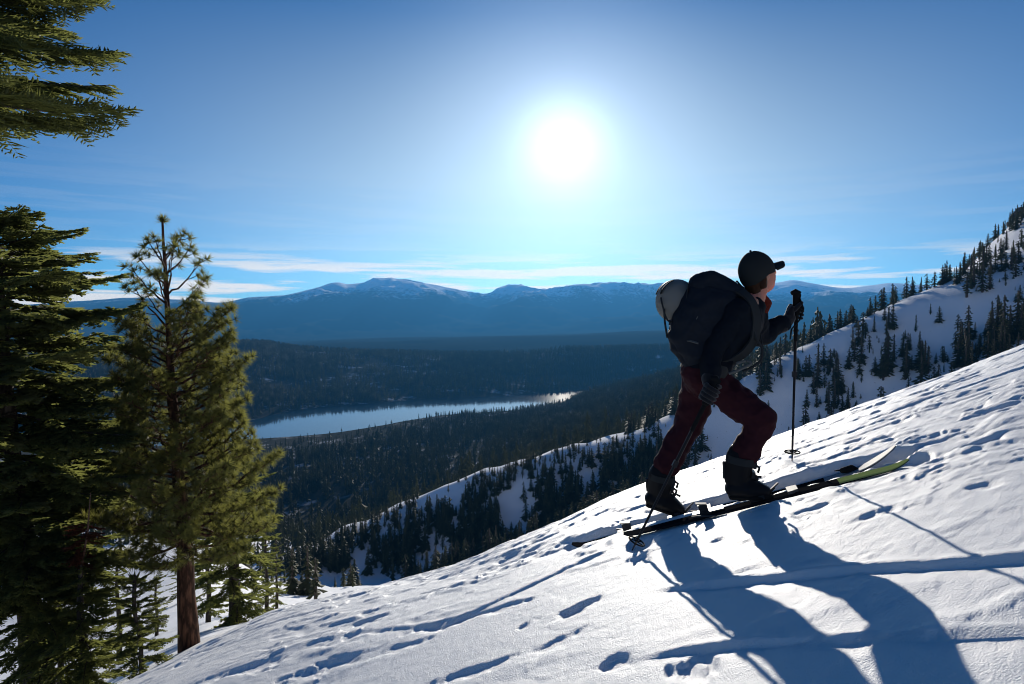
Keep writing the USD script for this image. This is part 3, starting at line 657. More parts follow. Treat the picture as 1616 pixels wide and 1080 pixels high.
for k, (nm, (tr, cr)) in enumerate(VARIANTS):
    c = stage.CreateClassPrim(f'/World/conifer_kind_{k}'); UsdGeom.Xform.Define(stage, f'/World/conifer_kind_{k}'); c.SetSpecifier(Sdf.SpecifierClass)
    usdkit.mesh(stage, f'/World/conifer_kind_{k}/trunk', tr, far_bark); usdkit.mesh(stage, f'/World/conifer_kind_{k}/crown', cr, far_needles)
    stage.GetPrimAtPath(f'/World/conifer_kind_{k}/crown').SetCustomDataByKey('kind', 'stuff')
def hill_tree(x, y, z, h, k, rz, label, group, wide=1.0, name='conifer'):
    pth = '/World/' + numbered(name); X = UsdGeom.Xform.Define(stage, pth)
    X.AddTranslateOp().Set((float(x), float(y), float(z))); X.AddRotateZOp().Set(float(rz)); X.AddScaleOp().Set((h * wide, h * wide, h))
    p = X.GetPrim(); p.GetReferences().AddInternalReference(f'/World/conifer_kind_{k}'); p.SetInstanceable(True)
    return setdata(p, label, 'tree', group)
def project(x, y, z):
    """pixel of a world point"""
    cp, sp = math.cos(PITCH), math.sin(PITCH)
    dep = y * cp - z * sp; upc = y * sp + z * cp
    return CX + F * x / dep, CY - F * upc / dep
rngf = np.random.default_rng(77)
def instancer(name, xyz, h, kinds_n, label, category):
    """one mass of trees that nobody could count"""
    pth = '/World/' + numbered(name); pi = UsdGeom.PointInstancer.Define(stage, pth)
    paths = []
    for k, (tr, cr) in enumerate(kinds_n):
        m = usdkit.mesh(stage, f'{pth}/tree_{"abcdef"[k]}', cat([tr, cr]), far_needles); paths.append(m.GetPath())
    pi.CreatePrototypesRel().SetTargets(paths)
    n = len(xyz); rng = np.random.default_rng(n)
    pi.CreatePositionsAttr(Vt.Vec3fArray.FromNumpy(np.asarray(xyz, np.float32)))
    pi.CreateProtoIndicesAttr(Vt.IntArray.FromNumpy(rng.integers(0, len(paths), n).astype(np.int32)))
    a = rng.uniform(0, 2 * np.pi, n); pi.CreateOrientationsAttr(Vt.QuathArray([Gf.Quath(float(math.cos(b / 2)), 0, 0, float(math.sin(b / 2))) for b in a]))
    w = rng.uniform(.85, 1.3, n); pi.CreateScalesAttr(Vt.Vec3fArray.FromNumpy(np.stack([h * w, h * w, h], -1).astype(np.float32)))
    return setdata(pi.GetPrim(), label, category, kind='stuff')

# --- scatter on the spur's face and crest
def ridge_dist(u): return np.full_like(u, 430.0)
def scatter(n, ulo, uhi, ylo, yhi, seed):
    r = np.random.default_rng(seed); u = r.uniform(ulo, uhi, n); y = np.sqrt(r.uniform(ylo ** 2, yhi ** 2, n)); return u * y, y
indiv = []   # (x, y, z, h, where)
# right part of the face: open snow with clumps
x, y = scatter(12000, .19, .80, 285, 432, 1); z = ground(x, y)
cl = fb(x, y, 26, 3, 60) + .5; keep = rngf.random(len(x)) < np.clip((cl - .43) * 3.4, 0.02, .8) * np.interp(x / y, [.19, .3, .45, .6, .8], [.55, .42, .42, .36, .30]) * np.interp(y, [285, 330, 400, 425, 432], [1.2, 1.2, .8, .3, .2])
px, py = project(x, y, z)
ok = keep & (py < 500 - F * v_sil(x / y) + 25)
for a in np.flatnonzero(ok): indiv.append((x[a], y[a], z[a], rngf.choice([2.5, 5, 8, 12, 15, 19], p=[.26, .26, .22, .15, .08, .03]) * rngf.uniform(.8, 1.2), 'face'))
# crest trees and those just behind it, on the sunny side
x, y = scatter(420, .17, .80, 426, 468, 2); z = ground(x, y)
keep = rngf.random(len(x)) < np.interp(x / y, [.17, .3, .45, .55, .66, .8], [.7, .7, .62, .36, .2, .28])
for a in np.flatnonzero(keep): indiv.append((x[a], y[a], z[a] - .3, rngf.uniform(7, 15), 'crest'))
x, y = scatter(170, .655, .80, 500, 612, 9); z = ground(x, y); keep = rngf.random(len(x)) < .35
for a in np.flatnonzero(keep): indiv.append((x[a], y[a], z[a] - .3, rngf.uniform(6, 14), 'crest'))
# lower spur: dense dark stand in front of its snowy crest
x, y = scatter(7000, -.36, .22, 330, 432, 3); z = ground(x, y); u = x / y
cl = fb(x, y, 22, 3, 61) + .5; dy = (430 - y)
keep = rngf.random(len(x)) < np.clip((cl - .33) * 3.0, .03, 1) * np.interp(dy, [0, 5, 14, 30, 70, 100], [.06, .16, .45, .72, .80, .6]) * np.interp(u, [-.36, -.25, -.1, .05, .22], [.30, .42, .6, .85, .9]) * np.where((u < -.14) & (dy > 62), .06, 1)
stand = [(x[a], y[a], z[a], rngf.uniform(6, 16) * np.interp(dy[a], [0, 12, 45], [.40, .55, 1.0]), 'stand') for a in np.flatnonzero(keep)]
# gully and bench at the left: small firs and brush on the snow
x, y = scatter(900, -.72, -.22, 105, 330, 4); z = ground(x, y); cl = fb(x, y, 15, 3, 62) + .5
keep = rngf.random(len(x)) < np.clip((cl - .45) * 2.0, .02, .5) * np.interp(y, [40, 120, 330], [.5, .6, .8])
bench = [(x[a], y[a], z[a] - .05, rngf.uniform(1.5, 5) if rngf.random() < .6 else rngf.uniform(5, 11), 'bench') for a in np.flatnonzero(keep)]
def seen_size(t):
    px, py = project(*t[:3]); return t[3] / t[1] if -40 < px < 1660 and py < 1100 else 0
stand.sort(key=seen_size, reverse=True); bench.sort(key=seen_size, reverse=True)
bench = [b for b in bench if seen_size(b) > 0]
# pick what stands as individuals: those that show largest; the rest of each stand is one mass
face = sorted([t for t in indiv if t[4] == 'face'], key=seen_size, reverse=True)
crest = sorted([t for t in indiv if t[4] == 'crest'], key=seen_size, reverse=True)
face_i, crest_i, stand_i, bench_i = face[:170], crest[:66], stand[:44], bench[:20]
ONES = 'first second third fourth fifth sixth seventh eighth ninth tenth eleventh twelfth thirteenth fourteenth fifteenth sixteenth seventeenth eighteenth nineteenth'.split()
TENS = {2: ('twentieth', 'twenty'), 3: ('thirtieth', 'thirty'), 4: ('fortieth', 'forty'), 5: ('fiftieth', 'fifty'), 6: ('sixtieth', 'sixty'), 7: ('seventieth', 'seventy'), 8: ('eightieth', 'eighty')}
def nth(n): return ONES[n - 1] if n < 20 else TENS[n // 10][0] if n % 10 == 0 else TENS[n // 10][1] + ' ' + ONES[n % 10 - 1]
def height_word(h): return 'tiny' if h < 4 else 'low' if h < 7 else 'mid height' if h < 11 else 'tall' if h < 15 else 'very tall'
def plant(lst, tail, group, bands):
    items = []
    for t in lst:
        px, py = project(*t[:3]); items.append((px, py, t, int(rngf.integers(6))))
    for lo, hi, where in bands:
        row = sorted([i for i in items if lo <= i[1] < hi], key=lambda i: i[0])
        for n, (px, py, t, k) in enumerate(row, 1):
            lab = f'{height_word(t[3])} {VARIANTS[k][0]} conifer, {nth(n)} from left, {where}'
            hill_tree(t[0], t[1], t[2] - .1, t[3], k, rngf.uniform(0, 360), lab, group, rngf.uniform(.85, 1.2))
plant(crest_i, '', "trees along the spur's skyline", [(-900, 2000, "along the spur's skyline")])
plant(face_i, '', "trees scattered on the shaded snow face of the spur", [(-900, 470, 'above the raised hand'), (470, 530, 'level with the raised hand'), (530, 575, "level with the waist"),
      (575, 620, "level with the hips"), (620, 665, 'level with the front knee'), (665, 2000, 'level with the front shin')])
plant(stand_i, '', 'trees in the dark stand on the lower spur', [(-900, 730, 'top of lower stand'), (730, 800, 'middle of lower stand'), (800, 2000, 'foot of lower stand')])
plant(bench_i, '', 'small trees on the snowy bench behind the pine', [(-900, 2000, 'on the snow bench')])
rest = face[170:] + crest[66:] + stand[44:] + bench[20:]
lowk = [conifer(11, 1, .14, 9, 5, .06, .8), conifer(12, 1, .19, 8, 5, .05, .9), conifer(13, 1, .12, 9, 4, .1, .6, .5), conifer(14, 1, .16, 7, 5, .12, .7, .5)]
instancer('hillside_trees', np.array([r[:3] for r in rest]), np.array([r[3] for r in rest]), [VARIANTS[k][1] for k in range(6)], 'dark conifers crowding the lower spur and its gully', 'forest')
# valley forest between the spur and the lake
tiny = [conifer(21, 1, .18, 6, 4, .05, .8), conifer(22, 1, .25, 5, 4, .05, .9), conifer(23, 1, .16, 6, 3, .1, .6, .5), conifer(24, 1, .24, 4, 4, .25, .6, .5)]
x, y = scatter(34000, -.66, .46, 470, 2050, 6); z = ground(x, y); u = x / y
cl = fb(x, y, 70, 4, 63) + .5; sh = yn(u) - y; west = (u < -.13)
keep = (z > LAKE + 1.2) & (y < np.where(u < .09, yn(u) + 5, 1980)) & (rngf.random(len(x)) < np.clip((cl - .31) * 4.0, .06, .97) * np.where(west & (sh < 95), .10, np.where(west & (sh < 190), .45, 1.0)) * np.interp(y, [470, 700, 1000, 2000], [.75, .8, .85, 1.0]))
instancer('valley_forest', np.stack([x, y, z - .3], -1)[keep], np.where(sh[keep] < 250, .62, 1) * rngf.uniform(7, 25, keep.sum()), tiny, 'dark conifer forest filling the valley down to the lake', 'forest')
# forest on the hills beyond the lake
x, y = scatter(42000, -.80, .36, 1250, 2950, 7); z = ground(x, y); u = x / y; cl = fb(x, y, 160, 4, 64) + .5
keep = (y > yf(u) + 4) & (z > LAKE + .8) & (rngf.random(len(x)) < np.clip((cl - .33) * 3.5, .04, 1))
instancer('far_shore_forest', np.stack([x, y, z - .3], -1)[keep], rngf.uniform(13, 25, keep.sum()), tiny, 'blue dark forest covering the low hills beyond the lake', 'forest')

# rocks at the top of the spur
def rock(px, py, Y, size, seed, label):
    c = P(px, py, Y); c[2] = ground(c[0], c[1])[0]
    t = trimesh.creation.icosphere(3, 1.0); v = np.array(t.vertices); v *= (1 + .9 * (meshkit.fbm(v * 1.6, 4, seed) - .5))[:, None]; v = np.round(v * 5) / 5 * .45 + v * .55
    single('rock', trimesh.Trimesh(v * np.asarray(size) + c, t.faces, process=False), rock_look, label, 'rock', smooth=25)
rock_look = mat('rock_look', {'g': ('geometry', {}), 'n': ('noise_texture', {'scale': .6, 'detail': 6.0}), 'cr': ('rgb_ramp', {'ramp': [(.3, (.05, .045, .04)), (.7, (.17, .15, .135))]}), 'p': ('principled_bsdf', {'roughness': .9})},
    [('g.position', 'n.vector'), ('n.fac', 'cr.fac'), ('cr.color', 'p.base_color')], surface='p.BSDF')
rock(1612, 348, 590, (7, 6, 6.5), 1, 'dark rocky knob at the top of the spur by the frame edge'); rock(1596, 362, 588, (3.5, 3.5, 3), 2, 'small dark rock just below the rocky knob')
# ------------------------------------------------------------------ skier, in the photograph's pose
def plain(name, col, rough=.8, sheen=0.0, bump=None, spec=.08, **kw):
    n = {'p': ('principled_bsdf', {'base_color': col, 'roughness': rough, 'specular_ior_level': spec, 'sheen_weight': sheen, **kw})}; l = []
    if bump:
        n.update({'g': ('geometry', {}), 'n': ('noise_texture', {'scale': bump[0], 'detail': 5.0, 'roughness': .6}), 'b': ('bump', {'strength': bump[1], 'distance': bump[2]}),
                  'mx': ('mix_color', {'blend_type': 'mix', 'a': tuple(c * .75 for c in col), 'b': tuple(min(1, c * 1.25) for c in col)})})
        l = [('g.position', 'n.vector'), ('n.fac', 'b.height'), ('b.normal', 'p.normal'), ('n.fac', 'mx.fac'), ('mx.result', 'p.base_color')]
    return mat(name, n, l, surface='p.BSDF')
skin_look = plain('skin_look', (.42, .215, .15), .55, subsurface_weight=.35, subsurface_scale=.02)
hair_look = plain('hair_look', (.045, .02, .01), .45)
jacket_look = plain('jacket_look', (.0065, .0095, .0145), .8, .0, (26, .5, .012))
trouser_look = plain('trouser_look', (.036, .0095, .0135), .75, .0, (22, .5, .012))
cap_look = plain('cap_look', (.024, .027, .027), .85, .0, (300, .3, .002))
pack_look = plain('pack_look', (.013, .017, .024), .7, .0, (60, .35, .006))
strap_look = plain('strap_look', (.028, .031, .032), .7)
light_strap = plain('light_strap_look', (.12, .12, .11), .7)
boot_look = plain('boot_look', (.012, .012, .013), .4)
buckle_look = plain('buckle_look', (.03, .03, .032), .35)
rubber_look = plain('rubber_look', (.012, .012, .012), .85)
metal_look = plain('metal_look', (.05, .05, .055), .5, spec=.2)
helmet_look = plain('helmet_look', (.20, .19, .165), .5)
glove_look = plain('glove_look', (.014, .014, .016), .7, .2)
gaiter_look = plain('neck_gaiter_look', (.12, .022, .015), .85)
pole_look = plain('pole_look', (.02, .02, .022), .35)
ski_black = mat('ski_black_look', {'d': ('diffuse_bsdf', {'color': (.016, .016, .018)})}, surface='d.BSDF')
ski_green = mat('ski_green_look', {'d': ('diffuse_bsdf', {'color': (.20, .27, .10)})}, surface='d.BSDF')
ski_white = plain('ski_white_look', (.30, .31, .32), .6, spec=.1)
teal_look = plain('teal_look', (.01, .20, .30), .5)

def ball(p, r, seg=16): return m3.Manifold.sphere(float(r), seg).translate(tuple(map(float, p)))
def bone(a, ra, b, rb, seg=18): return m3.Manifold.batch_hull([ball(a, ra, seg), ball(b, rb, seg)])
def chain(js):
    out = m3.Manifold()
    for (a, ra), (b, rb) in zip(js[:-1], js[1:]): out = out + bone(a, ra, b, rb)
    return out
def hull(*bs): return m3.Manifold.batch_hull([ball(p, r) for p, r in bs])
def to_tri(m):
    me = m.to_mesh(); return trimesh.Trimesh(np.array(me.vert_properties)[:, :3], np.array(me.tri_verts), process=True)
def soft(m, edge=.018, it=10, wr=0.0, wscale=9.0, seed=0, axis=(1, 1, 1)):
    t = to_tri(m.refine_to_length(edge)); trimesh.smoothing.filter_taubin(t, lamb=.5, nu=.5, iterations=it)
    if wr:
        n = np.array(t.vertex_normals); f = meshkit.fbm(np.array(t.vertices) * wscale * np.asarray(axis), 3, seed)
        t.vertices = t.vertices + n * ((1 - np.abs(2 * f - 1) * 2)[:, None] * wr)
    return t
def Rv(px, Y): return px * Y / F          # pixels to metres at distance Y

base = (P(1130, 812, 3.9)); 
person = thing('person', 'skier in dark jacket, burgundy trousers and peaked cap striding up the snow slope', 'person', base)
def pp(name, m, look, parent=None, **kw): return part(name, m, look, parent or person, smooth=kw.pop('smooth', 50), origin=base, **kw)

# joints
hipN, hipF = P(1124, 602, 3.84), P(1104, 602, 3.99)
kneeN, kneeF = P(1196, 662, 3.74), P(1087, 670, 4.02)
ankN, ankF = P(1167, 742, 3.765), P(1043, 762, 4.07)
shN, shF = P(1162, 494, 3.75), P(1186, 498, 4.04)
elN, wrN = P(1122, 556, 3.735), P(1121, 604, 3.65)
elF, wrF = P(1196, 532, 4.14), P(1240, 508, 4.17)
pel, waist, chest, neck = P(1112, 590, 3.91), P(1130, 555, 3.9), P(1160, 512, 3.88), P(1190, 476, 3.885)
headc = P(1198, 434, 3.89)
hx = np.array([.88, .34, .30]); hx /= np.linalg.norm(hx)          # the way the face looks: right and away from the camera
hz = np.array([-.25, 0, 1.0]); hz -= hx * (hz @ hx); hz /= np.linalg.norm(hz); hy = np.cross(hz, hx)
H = np.stack([hx, hy, hz], 1)
def head_mesh():
    t = trimesh.creation.icosphere(4, 1.0); v = np.array(t.vertices)
    x, y, z = v[:, 0].copy(), v[:, 1].copy(), v[:, 2].copy()
    g = lambda cx, cy, cz, s: np.exp(-(((x - cx) ** 2 + (np.abs(y) - cy) ** 2 + (z - cz) ** 2) / s ** 2))
    X, Y, Z = x * .094, y * .074, z * .112
    low = np.clip(-z, 0, 1); Y *= 1 - .34 * low ** 1.5 * (x > -.4); X += .012 * low * (x > 0)          # jaw
    X -= .028 * low ** 1.2 * (x < 0) * -1 * 0
    X += .020 * np.exp(-((np.abs(y) / .16) ** 2 + ((z + .10) / .22) ** 2)) * (x > .3)                   # nose
    X += .010 * np.exp(-((y / .10) ** 2 + ((z + .20) / .10) ** 2)) * (x > .3)                           # tip of the nose
    X -= .010 * g(.82, .36, .06, .22)                                                                 # eye sockets
    X += .006 * np.exp(-(((z - .20) / .10) ** 2 + (y / .5) ** 2)) * (x > .3)                           # brow
    X += .006 * np.exp(-((y / .24) ** 2 + ((z + .50) / .07) ** 2)) * (x > .3) - .004 * np.exp(-((y / .2) ** 2 + ((z + .47) / .025) ** 2)) * (x > .3)   # lips
    X += .012 * np.exp(-((y / .28) ** 2 + ((z + .82) / .16) ** 2)) * (x > .1)                           # chin
    return trimesh.Trimesh(np.stack([X, Y, Z], -1) @ H.T + headc, t.faces, process=False)
hm = head_mesh()
headM = m3.Manifold(m3.Mesh(np.asarray(hm.vertices, np.float32), np.asarray(hm.faces, np.uint32)))
ears = m3.Manifold()
for s in (-1, 1):
    c = headc + H @ np.array([-.008, s * .072, -.012]); e = m3.Manifold.sphere(1.0, 14).scale((.018, .008, .030)).rotate((0, 0, math.degrees(math.atan2(hx[1], hx[0])) - s * 12)).translate(tuple(c)); ears = ears + e
bodyM = headM + ears + bone(headc + H @ np.array([-.025, 0, -.06]), .052, neck, .056) + hull((neck, .055), (shN, .05), (shF, .05), (chest, .10)) + hull((chest, .10), (waist, .085), (pel, .09)) \
    + chain([(shN, .052), (elN, .042), (wrN, .03)]) + chain([(shF, .052), (elF, .042), (wrF, .03)]) \
    + chain([(pel, .09), (hipN, .070), (kneeN, .050), (ankN, .040)]) + chain([(pel, .09), (hipF, .070), (kneeF, .050), (ankF, .040)])
body = to_tri(bodyM.refine_to_length(.022))
pp('body', body, skin_look, smooth=60)
for s in (-1, 1):
    e = trimesh.creation.icosphere(2, .0115); e.apply_translation(headc + H @ np.array([.077, s * .029, .006])); pp('eye', e, plain('eye_look', (.5, .5, .48), .2) if s < 0 else '/World/Looks/eye_look')
# hair: cap of hair at the back of the head, and a tail in front of the far shoulder
hair = hull((headc + H @ np.array([-.032, 0, .015]), .076), (headc + H @ np.array([-.046, 0, -.050]), .052), (headc + H @ np.array([-.058, 0, -.085]), .040))
hair = hair + hull((headc + H @ np.array([-.02, -.060, .0]), .018), (headc + H @ np.array([-.04, -.052, -.055]), .022)) + hull((headc + H @ np.array([-.02, .060, .0]), .018), (headc + H @ np.array([-.04, .052, -.055]), .022))
pp('hair', soft(hair, .012, 4, .004, 60, 3), hair_look)
pp('hair', soft(chain([(P(1203, 468, 3.98), .020), (P(1210, 479, 3.99), .026), (P(1208, 490, 3.985), .016)]), .01, 4, .004, 60, 5), gaiter_look, label='reddish brown hair hanging below the chin')
# cap
def cap():
    c = headc + H @ np.array([-.010, 0, .022]); t = trimesh.creation.icosphere(4, 1.0); v = np.array(t.vertices)
    v = v[:, :] * np.array([.108, .092, .118]); v[:, 2] = np.maximum(v[:, 2], -.030 - .05 * np.clip(-v[:, 0] / .108, 0, 1))
    v *= 1 + .012 * np.cos(np.arctan2(v[:, 1], v[:, 0]) * 6)[:, None] * (v[:, 2:] > -.02)
    dome = trimesh.Trimesh(v @ H.T + c, t.faces, process=False)
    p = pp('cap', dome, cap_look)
    u, w = np.meshgrid(np.linspace(0, 1, 10), np.linspace(-1, 1, 17), indexing='ij')
    bx = .078 + u * (.108 * np.sqrt(1 - (w * .86) ** 2)) ; by = w * (.074 - .006 * u); bz = .014 - .034 * w ** 2 * (1 - .3 * u) - .008 * u + .0
    top = np.stack([bx, by, bz + .004], -1).reshape(-1, 3); bot = np.stack([bx, by, bz - .007], -1).reshape(-1, 3)
    i, j = np.meshgrid(np.arange(9), np.arange(16), indexing='ij'); a = (i * 17 + j).ravel(); q = np.stack([a, a + 17, a + 18, a + 1], 1); n = len(top)
    edge = np.concatenate([np.arange(0, 170, 17), np.arange(153, 170)[1:], np.arange(16, 170, 17)[::-1][1:], np.arange(0, 17)[::-1][1:-1]])
    e2 = np.roll(edge, -1)
    f = np.vstack([q[:, [0, 1, 2]], q[:, [0, 2, 3]], q[:, [0, 2, 1]] + n, q[:, [0, 3, 2]] + n, np.stack([edge, e2, e2 + n], 1), np.stack([edge, e2 + n, edge + n], 1)])
    pp('peak', trimesh.Trimesh(np.vstack([top, bot]) @ H.T + c, f, process=False), cap_look, p)
    b = trimesh.creation.icosphere(1, .007); b.apply_translation(c + H @ np.array([0, 0, .121])); pp('button', b, cap_look, p)
cap()
# jacket: torso, collar and sleeves
tors = hull((P(1112, 580, 3.84), .106), (P(1108, 582, 3.98), .106), (P(1136, 552, 3.84), .118), (P(1132, 552, 3.97), .118)) + \
       hull((P(1136, 552, 3.84), .118), (P(1132, 552, 3.97), .118), (P(1163, 512, 3.82), .125), (P(1163, 510, 3.98), .125)) + \
       hull((P(1163, 512, 3.82), .125), (P(1163, 510, 3.98), .125), (shN, .072), (shF, .072), (P(1182, 490, 3.88), .070))
collar = bone(P(1183, 492, 3.885), .072, P(1187, 481, 3.885), .060)
jack = tors + collar + chain([(P(1162, 494, 3.75), .066), (P(1122, 556, 3.735), .050), (P(1122, 596, 3.67), .040)]) + chain([(shF, .078), (elF, .060), (P(1234, 511, 4.165), .044)])
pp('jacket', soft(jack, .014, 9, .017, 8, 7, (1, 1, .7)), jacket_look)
# trousers, loose with folds
N, Fr = (lambda a, b, y=3.76: P(a, b, y)), (lambda a, b, y=4.03: P(a, b, y))
tro = hull((P(1108, 590, 3.84), .104), (P(1106, 590, 3.98), .104), (hipN, .095), (hipF, .094)) \
    + chain([(hipN, .092), (P(1160, 632, 3.80), .081), (N(1199, 661, 3.745), .076), (N(1190, 690), .064), (N(1178, 712), .066)]) \
    + chain([(hipF, .095), (P(1097, 640, 4.01), .084), (Fr(1086, 672), .070), (Fr(1066, 706, 4.045), .066), (Fr(1053, 732, 4.055), .066)])
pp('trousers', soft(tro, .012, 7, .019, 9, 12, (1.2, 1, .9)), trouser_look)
# boots
def boot(heel, toe, top, side, lean, label):
    """ski touring boot: heel and toe on the sole line, cuff centre at top"""
    t = toe - heel; L = np.linalg.norm(t); t /= L; s = np.array(side, float); s -= t * (s @ t); s /= np.linalg.norm(s); n = np.cross(s, t) * (1 if np.cross(s, t)[2] > 0 else -1)
    a = lambda f, h, w=0.0: heel + t * L * f + n * h + s * w
    sole = hull((a(.10, .012, .030), .012), (a(.10, .012, -.030), .012), (a(.72, .012, .044), .012), (a(.72, .012, -.044), .012), (a(.97, .014, .026), .012), (a(.97, .014, -.026), .012))
    shell = hull((a(.14, .055, .018), .040), (a(.14, .055, -.018), .040), (a(.45, .055, .022), .044), (a(.45, .055, -.022), .044), (a(.30, .10), .050)) + hull((a(.45, .055, .022), .044), (a(.45, .055, -.022), .044), (a(.86, .042, .020), .032), (a(.86, .042, -.020), .032), (a(.34, .10), .048))
    ank = a(.27, .11); up = top - ank; ul = np.linalg.norm(up); up /= ul; fwd = np.cross(s, up); fwd *= 1 if fwd @ t > 0 else -1
    cuff = hull((ank, .062), (ank + up * ul * .5, .070), (top, .074)) + hull((ank - fwd * .016, .058), (top - fwd * .016, .068)) + hull((top - fwd * .03 + up * .03, .045), (top + up * .02, .060))
    b = pp('boot', soft(shell + cuff, .012, 5), boot_look, label=label)
    pp('sole', to_tri(sole), rubber_look, b)
    def buckle(c, ax, out, w):
        bx = trimesh.creation.box([.034, w, .018]); R = np.eye(4); R[:3, 0], R[:3, 1], R[:3, 2] = ax, np.cross(out, ax), out; R[:3, 3] = c; bx.apply_transform(R)
        lv = tube([c + out * .006, c + out * .030 + ax * .014, c + out * .026 + ax * .042], .007, 6)
        pp('buckle', cat([bx, lv]), buckle_look, b)
    buckle(a(.62, .094), -s * 0 + t, n, .07); buckle(a(.44, .128), t * .7 - n * .7, (n + t) / np.linalg.norm(n + t), .07)
    for f in (.35, .78): buckle(ank + up * ul * f + fwd * .074, -up, fwd, .07)
    st = [top - up * .015 + (math.cos(q) * fwd + math.sin(q) * s) * .079 for q in np.linspace(0, 2 * math.pi, 25)]
    pp('power_strap', flat_band(st, up, .040, .004), strap_look, b)
    wk = [ank - fwd * .070 - up * .01, top - fwd * .088 - up * .04]
    pp('walk_lever', tube(wk, .009, 6), buckle_look, b)
def flat_band(pts, up, w, th):
    p = np.asarray(pts, float); up = np.broadcast_to(np.asarray(up, float), p.shape); t = np.gradient(p, axis=0); t /= np.linalg.norm(t, axis=1, keepdims=True) + 1e-12
    o = np.cross(t, up); o /= np.linalg.norm(o, axis=1, keepdims=True) + 1e-12; u = np.cross(o, t)
    ring = np.stack([p + u * w / 2 + o * th / 2, p + u * w / 2 - o * th / 2, p - u * w / 2 - o * th / 2, p - u * w / 2 + o * th / 2], 1).reshape(-1, 3); n = len(p)
    i, j = np.meshgrid(np.arange(n - 1), np.arange(4), indexing='ij'); A, B = i * 4 + j, i * 4 + (j + 1) % 4
    f = np.vstack([np.stack([A, B, B + 4], -1).reshape(-1, 3), np.stack([A, B + 4, A + 4], -1).reshape(-1, 3), [[0, 2, 1], [0, 3, 2], [4 * n - 4, 4 * n - 3, 4 * n - 2], [4 * n - 4, 4 * n - 2, 4 * n - 1]]])
    return trimesh.Trimesh(ring, f, process=False)
sideN = np.cross(NEAR_SKI[2] - NEAR_SKI[0], [0, 0, 1.0])
boot(P(1146, 787, 3.79), P(1218, 787, 3.745), P(1170, 722, 3.77), sideN, 0, 'front boot flat over the near ski')
boot(P(1015, 797, 4.12), P(1078, 817, 4.085), P(1045, 750, 4.07), sideN, 0, 'rear boot with its heel lifted')
# gloves: palm, four curled fingers and a thumb round the grip
def glove(grip, g, wrist, flip, lab):
    g = g / np.linalg.norm(g); w = wrist - grip; w -= g * (w @ g); w /= np.linalg.norm(w); c = np.cross(g, w) * flip
    rg = .021
    pt = lambda ang, r, h: grip + g * h + (math.cos(ang) * w + math.sin(ang) * c) * r
    m = hull((pt(.5, .040, .026), .015), (pt(.5, .040, -.042), .014), (pt(-.2, .050, .02), .016), (pt(-.2, .048, -.038), .015), (wrist + (grip - wrist) * .30 + g * .012, .030), (wrist + (grip - wrist) * .30 - g * .016, .028))
    m = m + bone(wrist + (wrist - grip) * .35, .047, wrist + (grip - wrist) * .35, .036)
    m = soft(m, .008, 4)
    fs = [m]
    for h, r, sweep in ((.033, .0138, 3.9), (.011, .0142, 4.1), (-.012, .0138, 4.0), (-.034, .0125, 3.7)):
        an = np.linspace(.75, sweep, 6); js = [(pt(a, rg + r + .004 * (k in (1, 2)), h - .002 * k), r * (1 - .05 * k)) for k, a in enumerate(an)]
        fs.append(soft(chain(js), .006, 3))
    th = [(pt(-.45, .046, .012), .014), (pt(-1.1, .036, .040), .0125), (pt(-2.0, .030, .052), .011), (pt(-2.9, .028, .055), .0095)]
    fs.append(soft(chain(th), .006, 3))
    k = pp('glove', fs[0], glove_look, label=lab)
    for q, f in enumerate(fs[1:]): pp('thumb' if q == 4 else 'finger', f, glove_look, k)
# ski poles
def pole(name, label, top, tip, hand_at, loops):
    T = thing(name, label, 'ski pole', tip); d = (top - tip); L = np.linalg.norm(d); d /= L; o = tip
    q = lambda nm, m, look, par=T, **kw: part(nm, m, look, par, smooth=50, origin=o, **kw)
    q('shaft', tube([tip + d * .05, tip + d * L * .5, tip + d * L * .52, top - d * .10], [.0065, .0075, .0088, .0088], 10), pole_look)
    q('tip', tube([tip - d * .035, tip, tip + d * .05], [.0012, .004, .0065], 8), metal_look)
    g = tube([top - d * .30, top - d * .145, top - d * .14, top - d * .10, top - d * .05, top - d * .012, top], [.0115, .0118, .019, .0195, .023, .025, .018], 12)
    gp = q('grip', g, rubber_look)
    s = np.cross(d, [0, 1, 0]); s /= np.linalg.norm(s)
    hd = tube([top - d * .012 - s * .012, top + d * .004 + s * .012, top - d * .004 + s * .034], [.022, .020, .012], 10); q('grip_head', hd, rubber_look, gp)
    q('lock', trimesh.Trimesh(*(lambda b: (b.vertices @ np.stack([s, np.cross(d, s), d], 0) + tip + d * L * .52, b.faces))(trimesh.creation.box([.026, .020, .034])), process=False), buckle_look)
    bc = tip + d * .055; up = np.array([0, 0, 1.0]); a1 = np.cross(d, up); a1 /= np.linalg.norm(a1); a2 = np.cross(a1, d)
    R = .045; ring = [bc + (math.cos(z) * a1 + math.sin(z) * a2) * R for z in np.linspace(0, 2 * math.pi, 21)]
    b = q('basket', tube(ring, .0045, 6, cap=False), rubber_look)
    for z in np.arange(5) * 2 * math.pi / 5: q('basket_spoke', tube([bc, bc + (math.cos(z) * a1 + math.sin(z) * a2) * R], .0035, 5), rubber_look, b)
    for lp in loops: q('wrist_strap', flat_band(lp, (0, 1, .2), .018, .003), strap_look)
tipN, tipF = POLE_TIPS
topN = P(1131, 601, 3.60); gripN = topN + (tipN - topN) / np.linalg.norm(tipN - topN) * .075
topF = P(1257.5, 462, 4.20); gripF = topF + (tipF - topF) / np.linalg.norm(tipF - topF) * .115
pole('ski_pole', 'black ski pole held back by the near hand, crossing the rear boot', topN, tipN, gripN, [])
pole('ski_pole', 'upright ski pole planted ahead of the skier in the far hand', topF, tipF, gripF, [[P(1262, 470, 4.18), P(1268, 488, 4.16), P(1262, 505, 4.15), P(1249, 520, 4.14), P(1247, 536, 4.14)]])
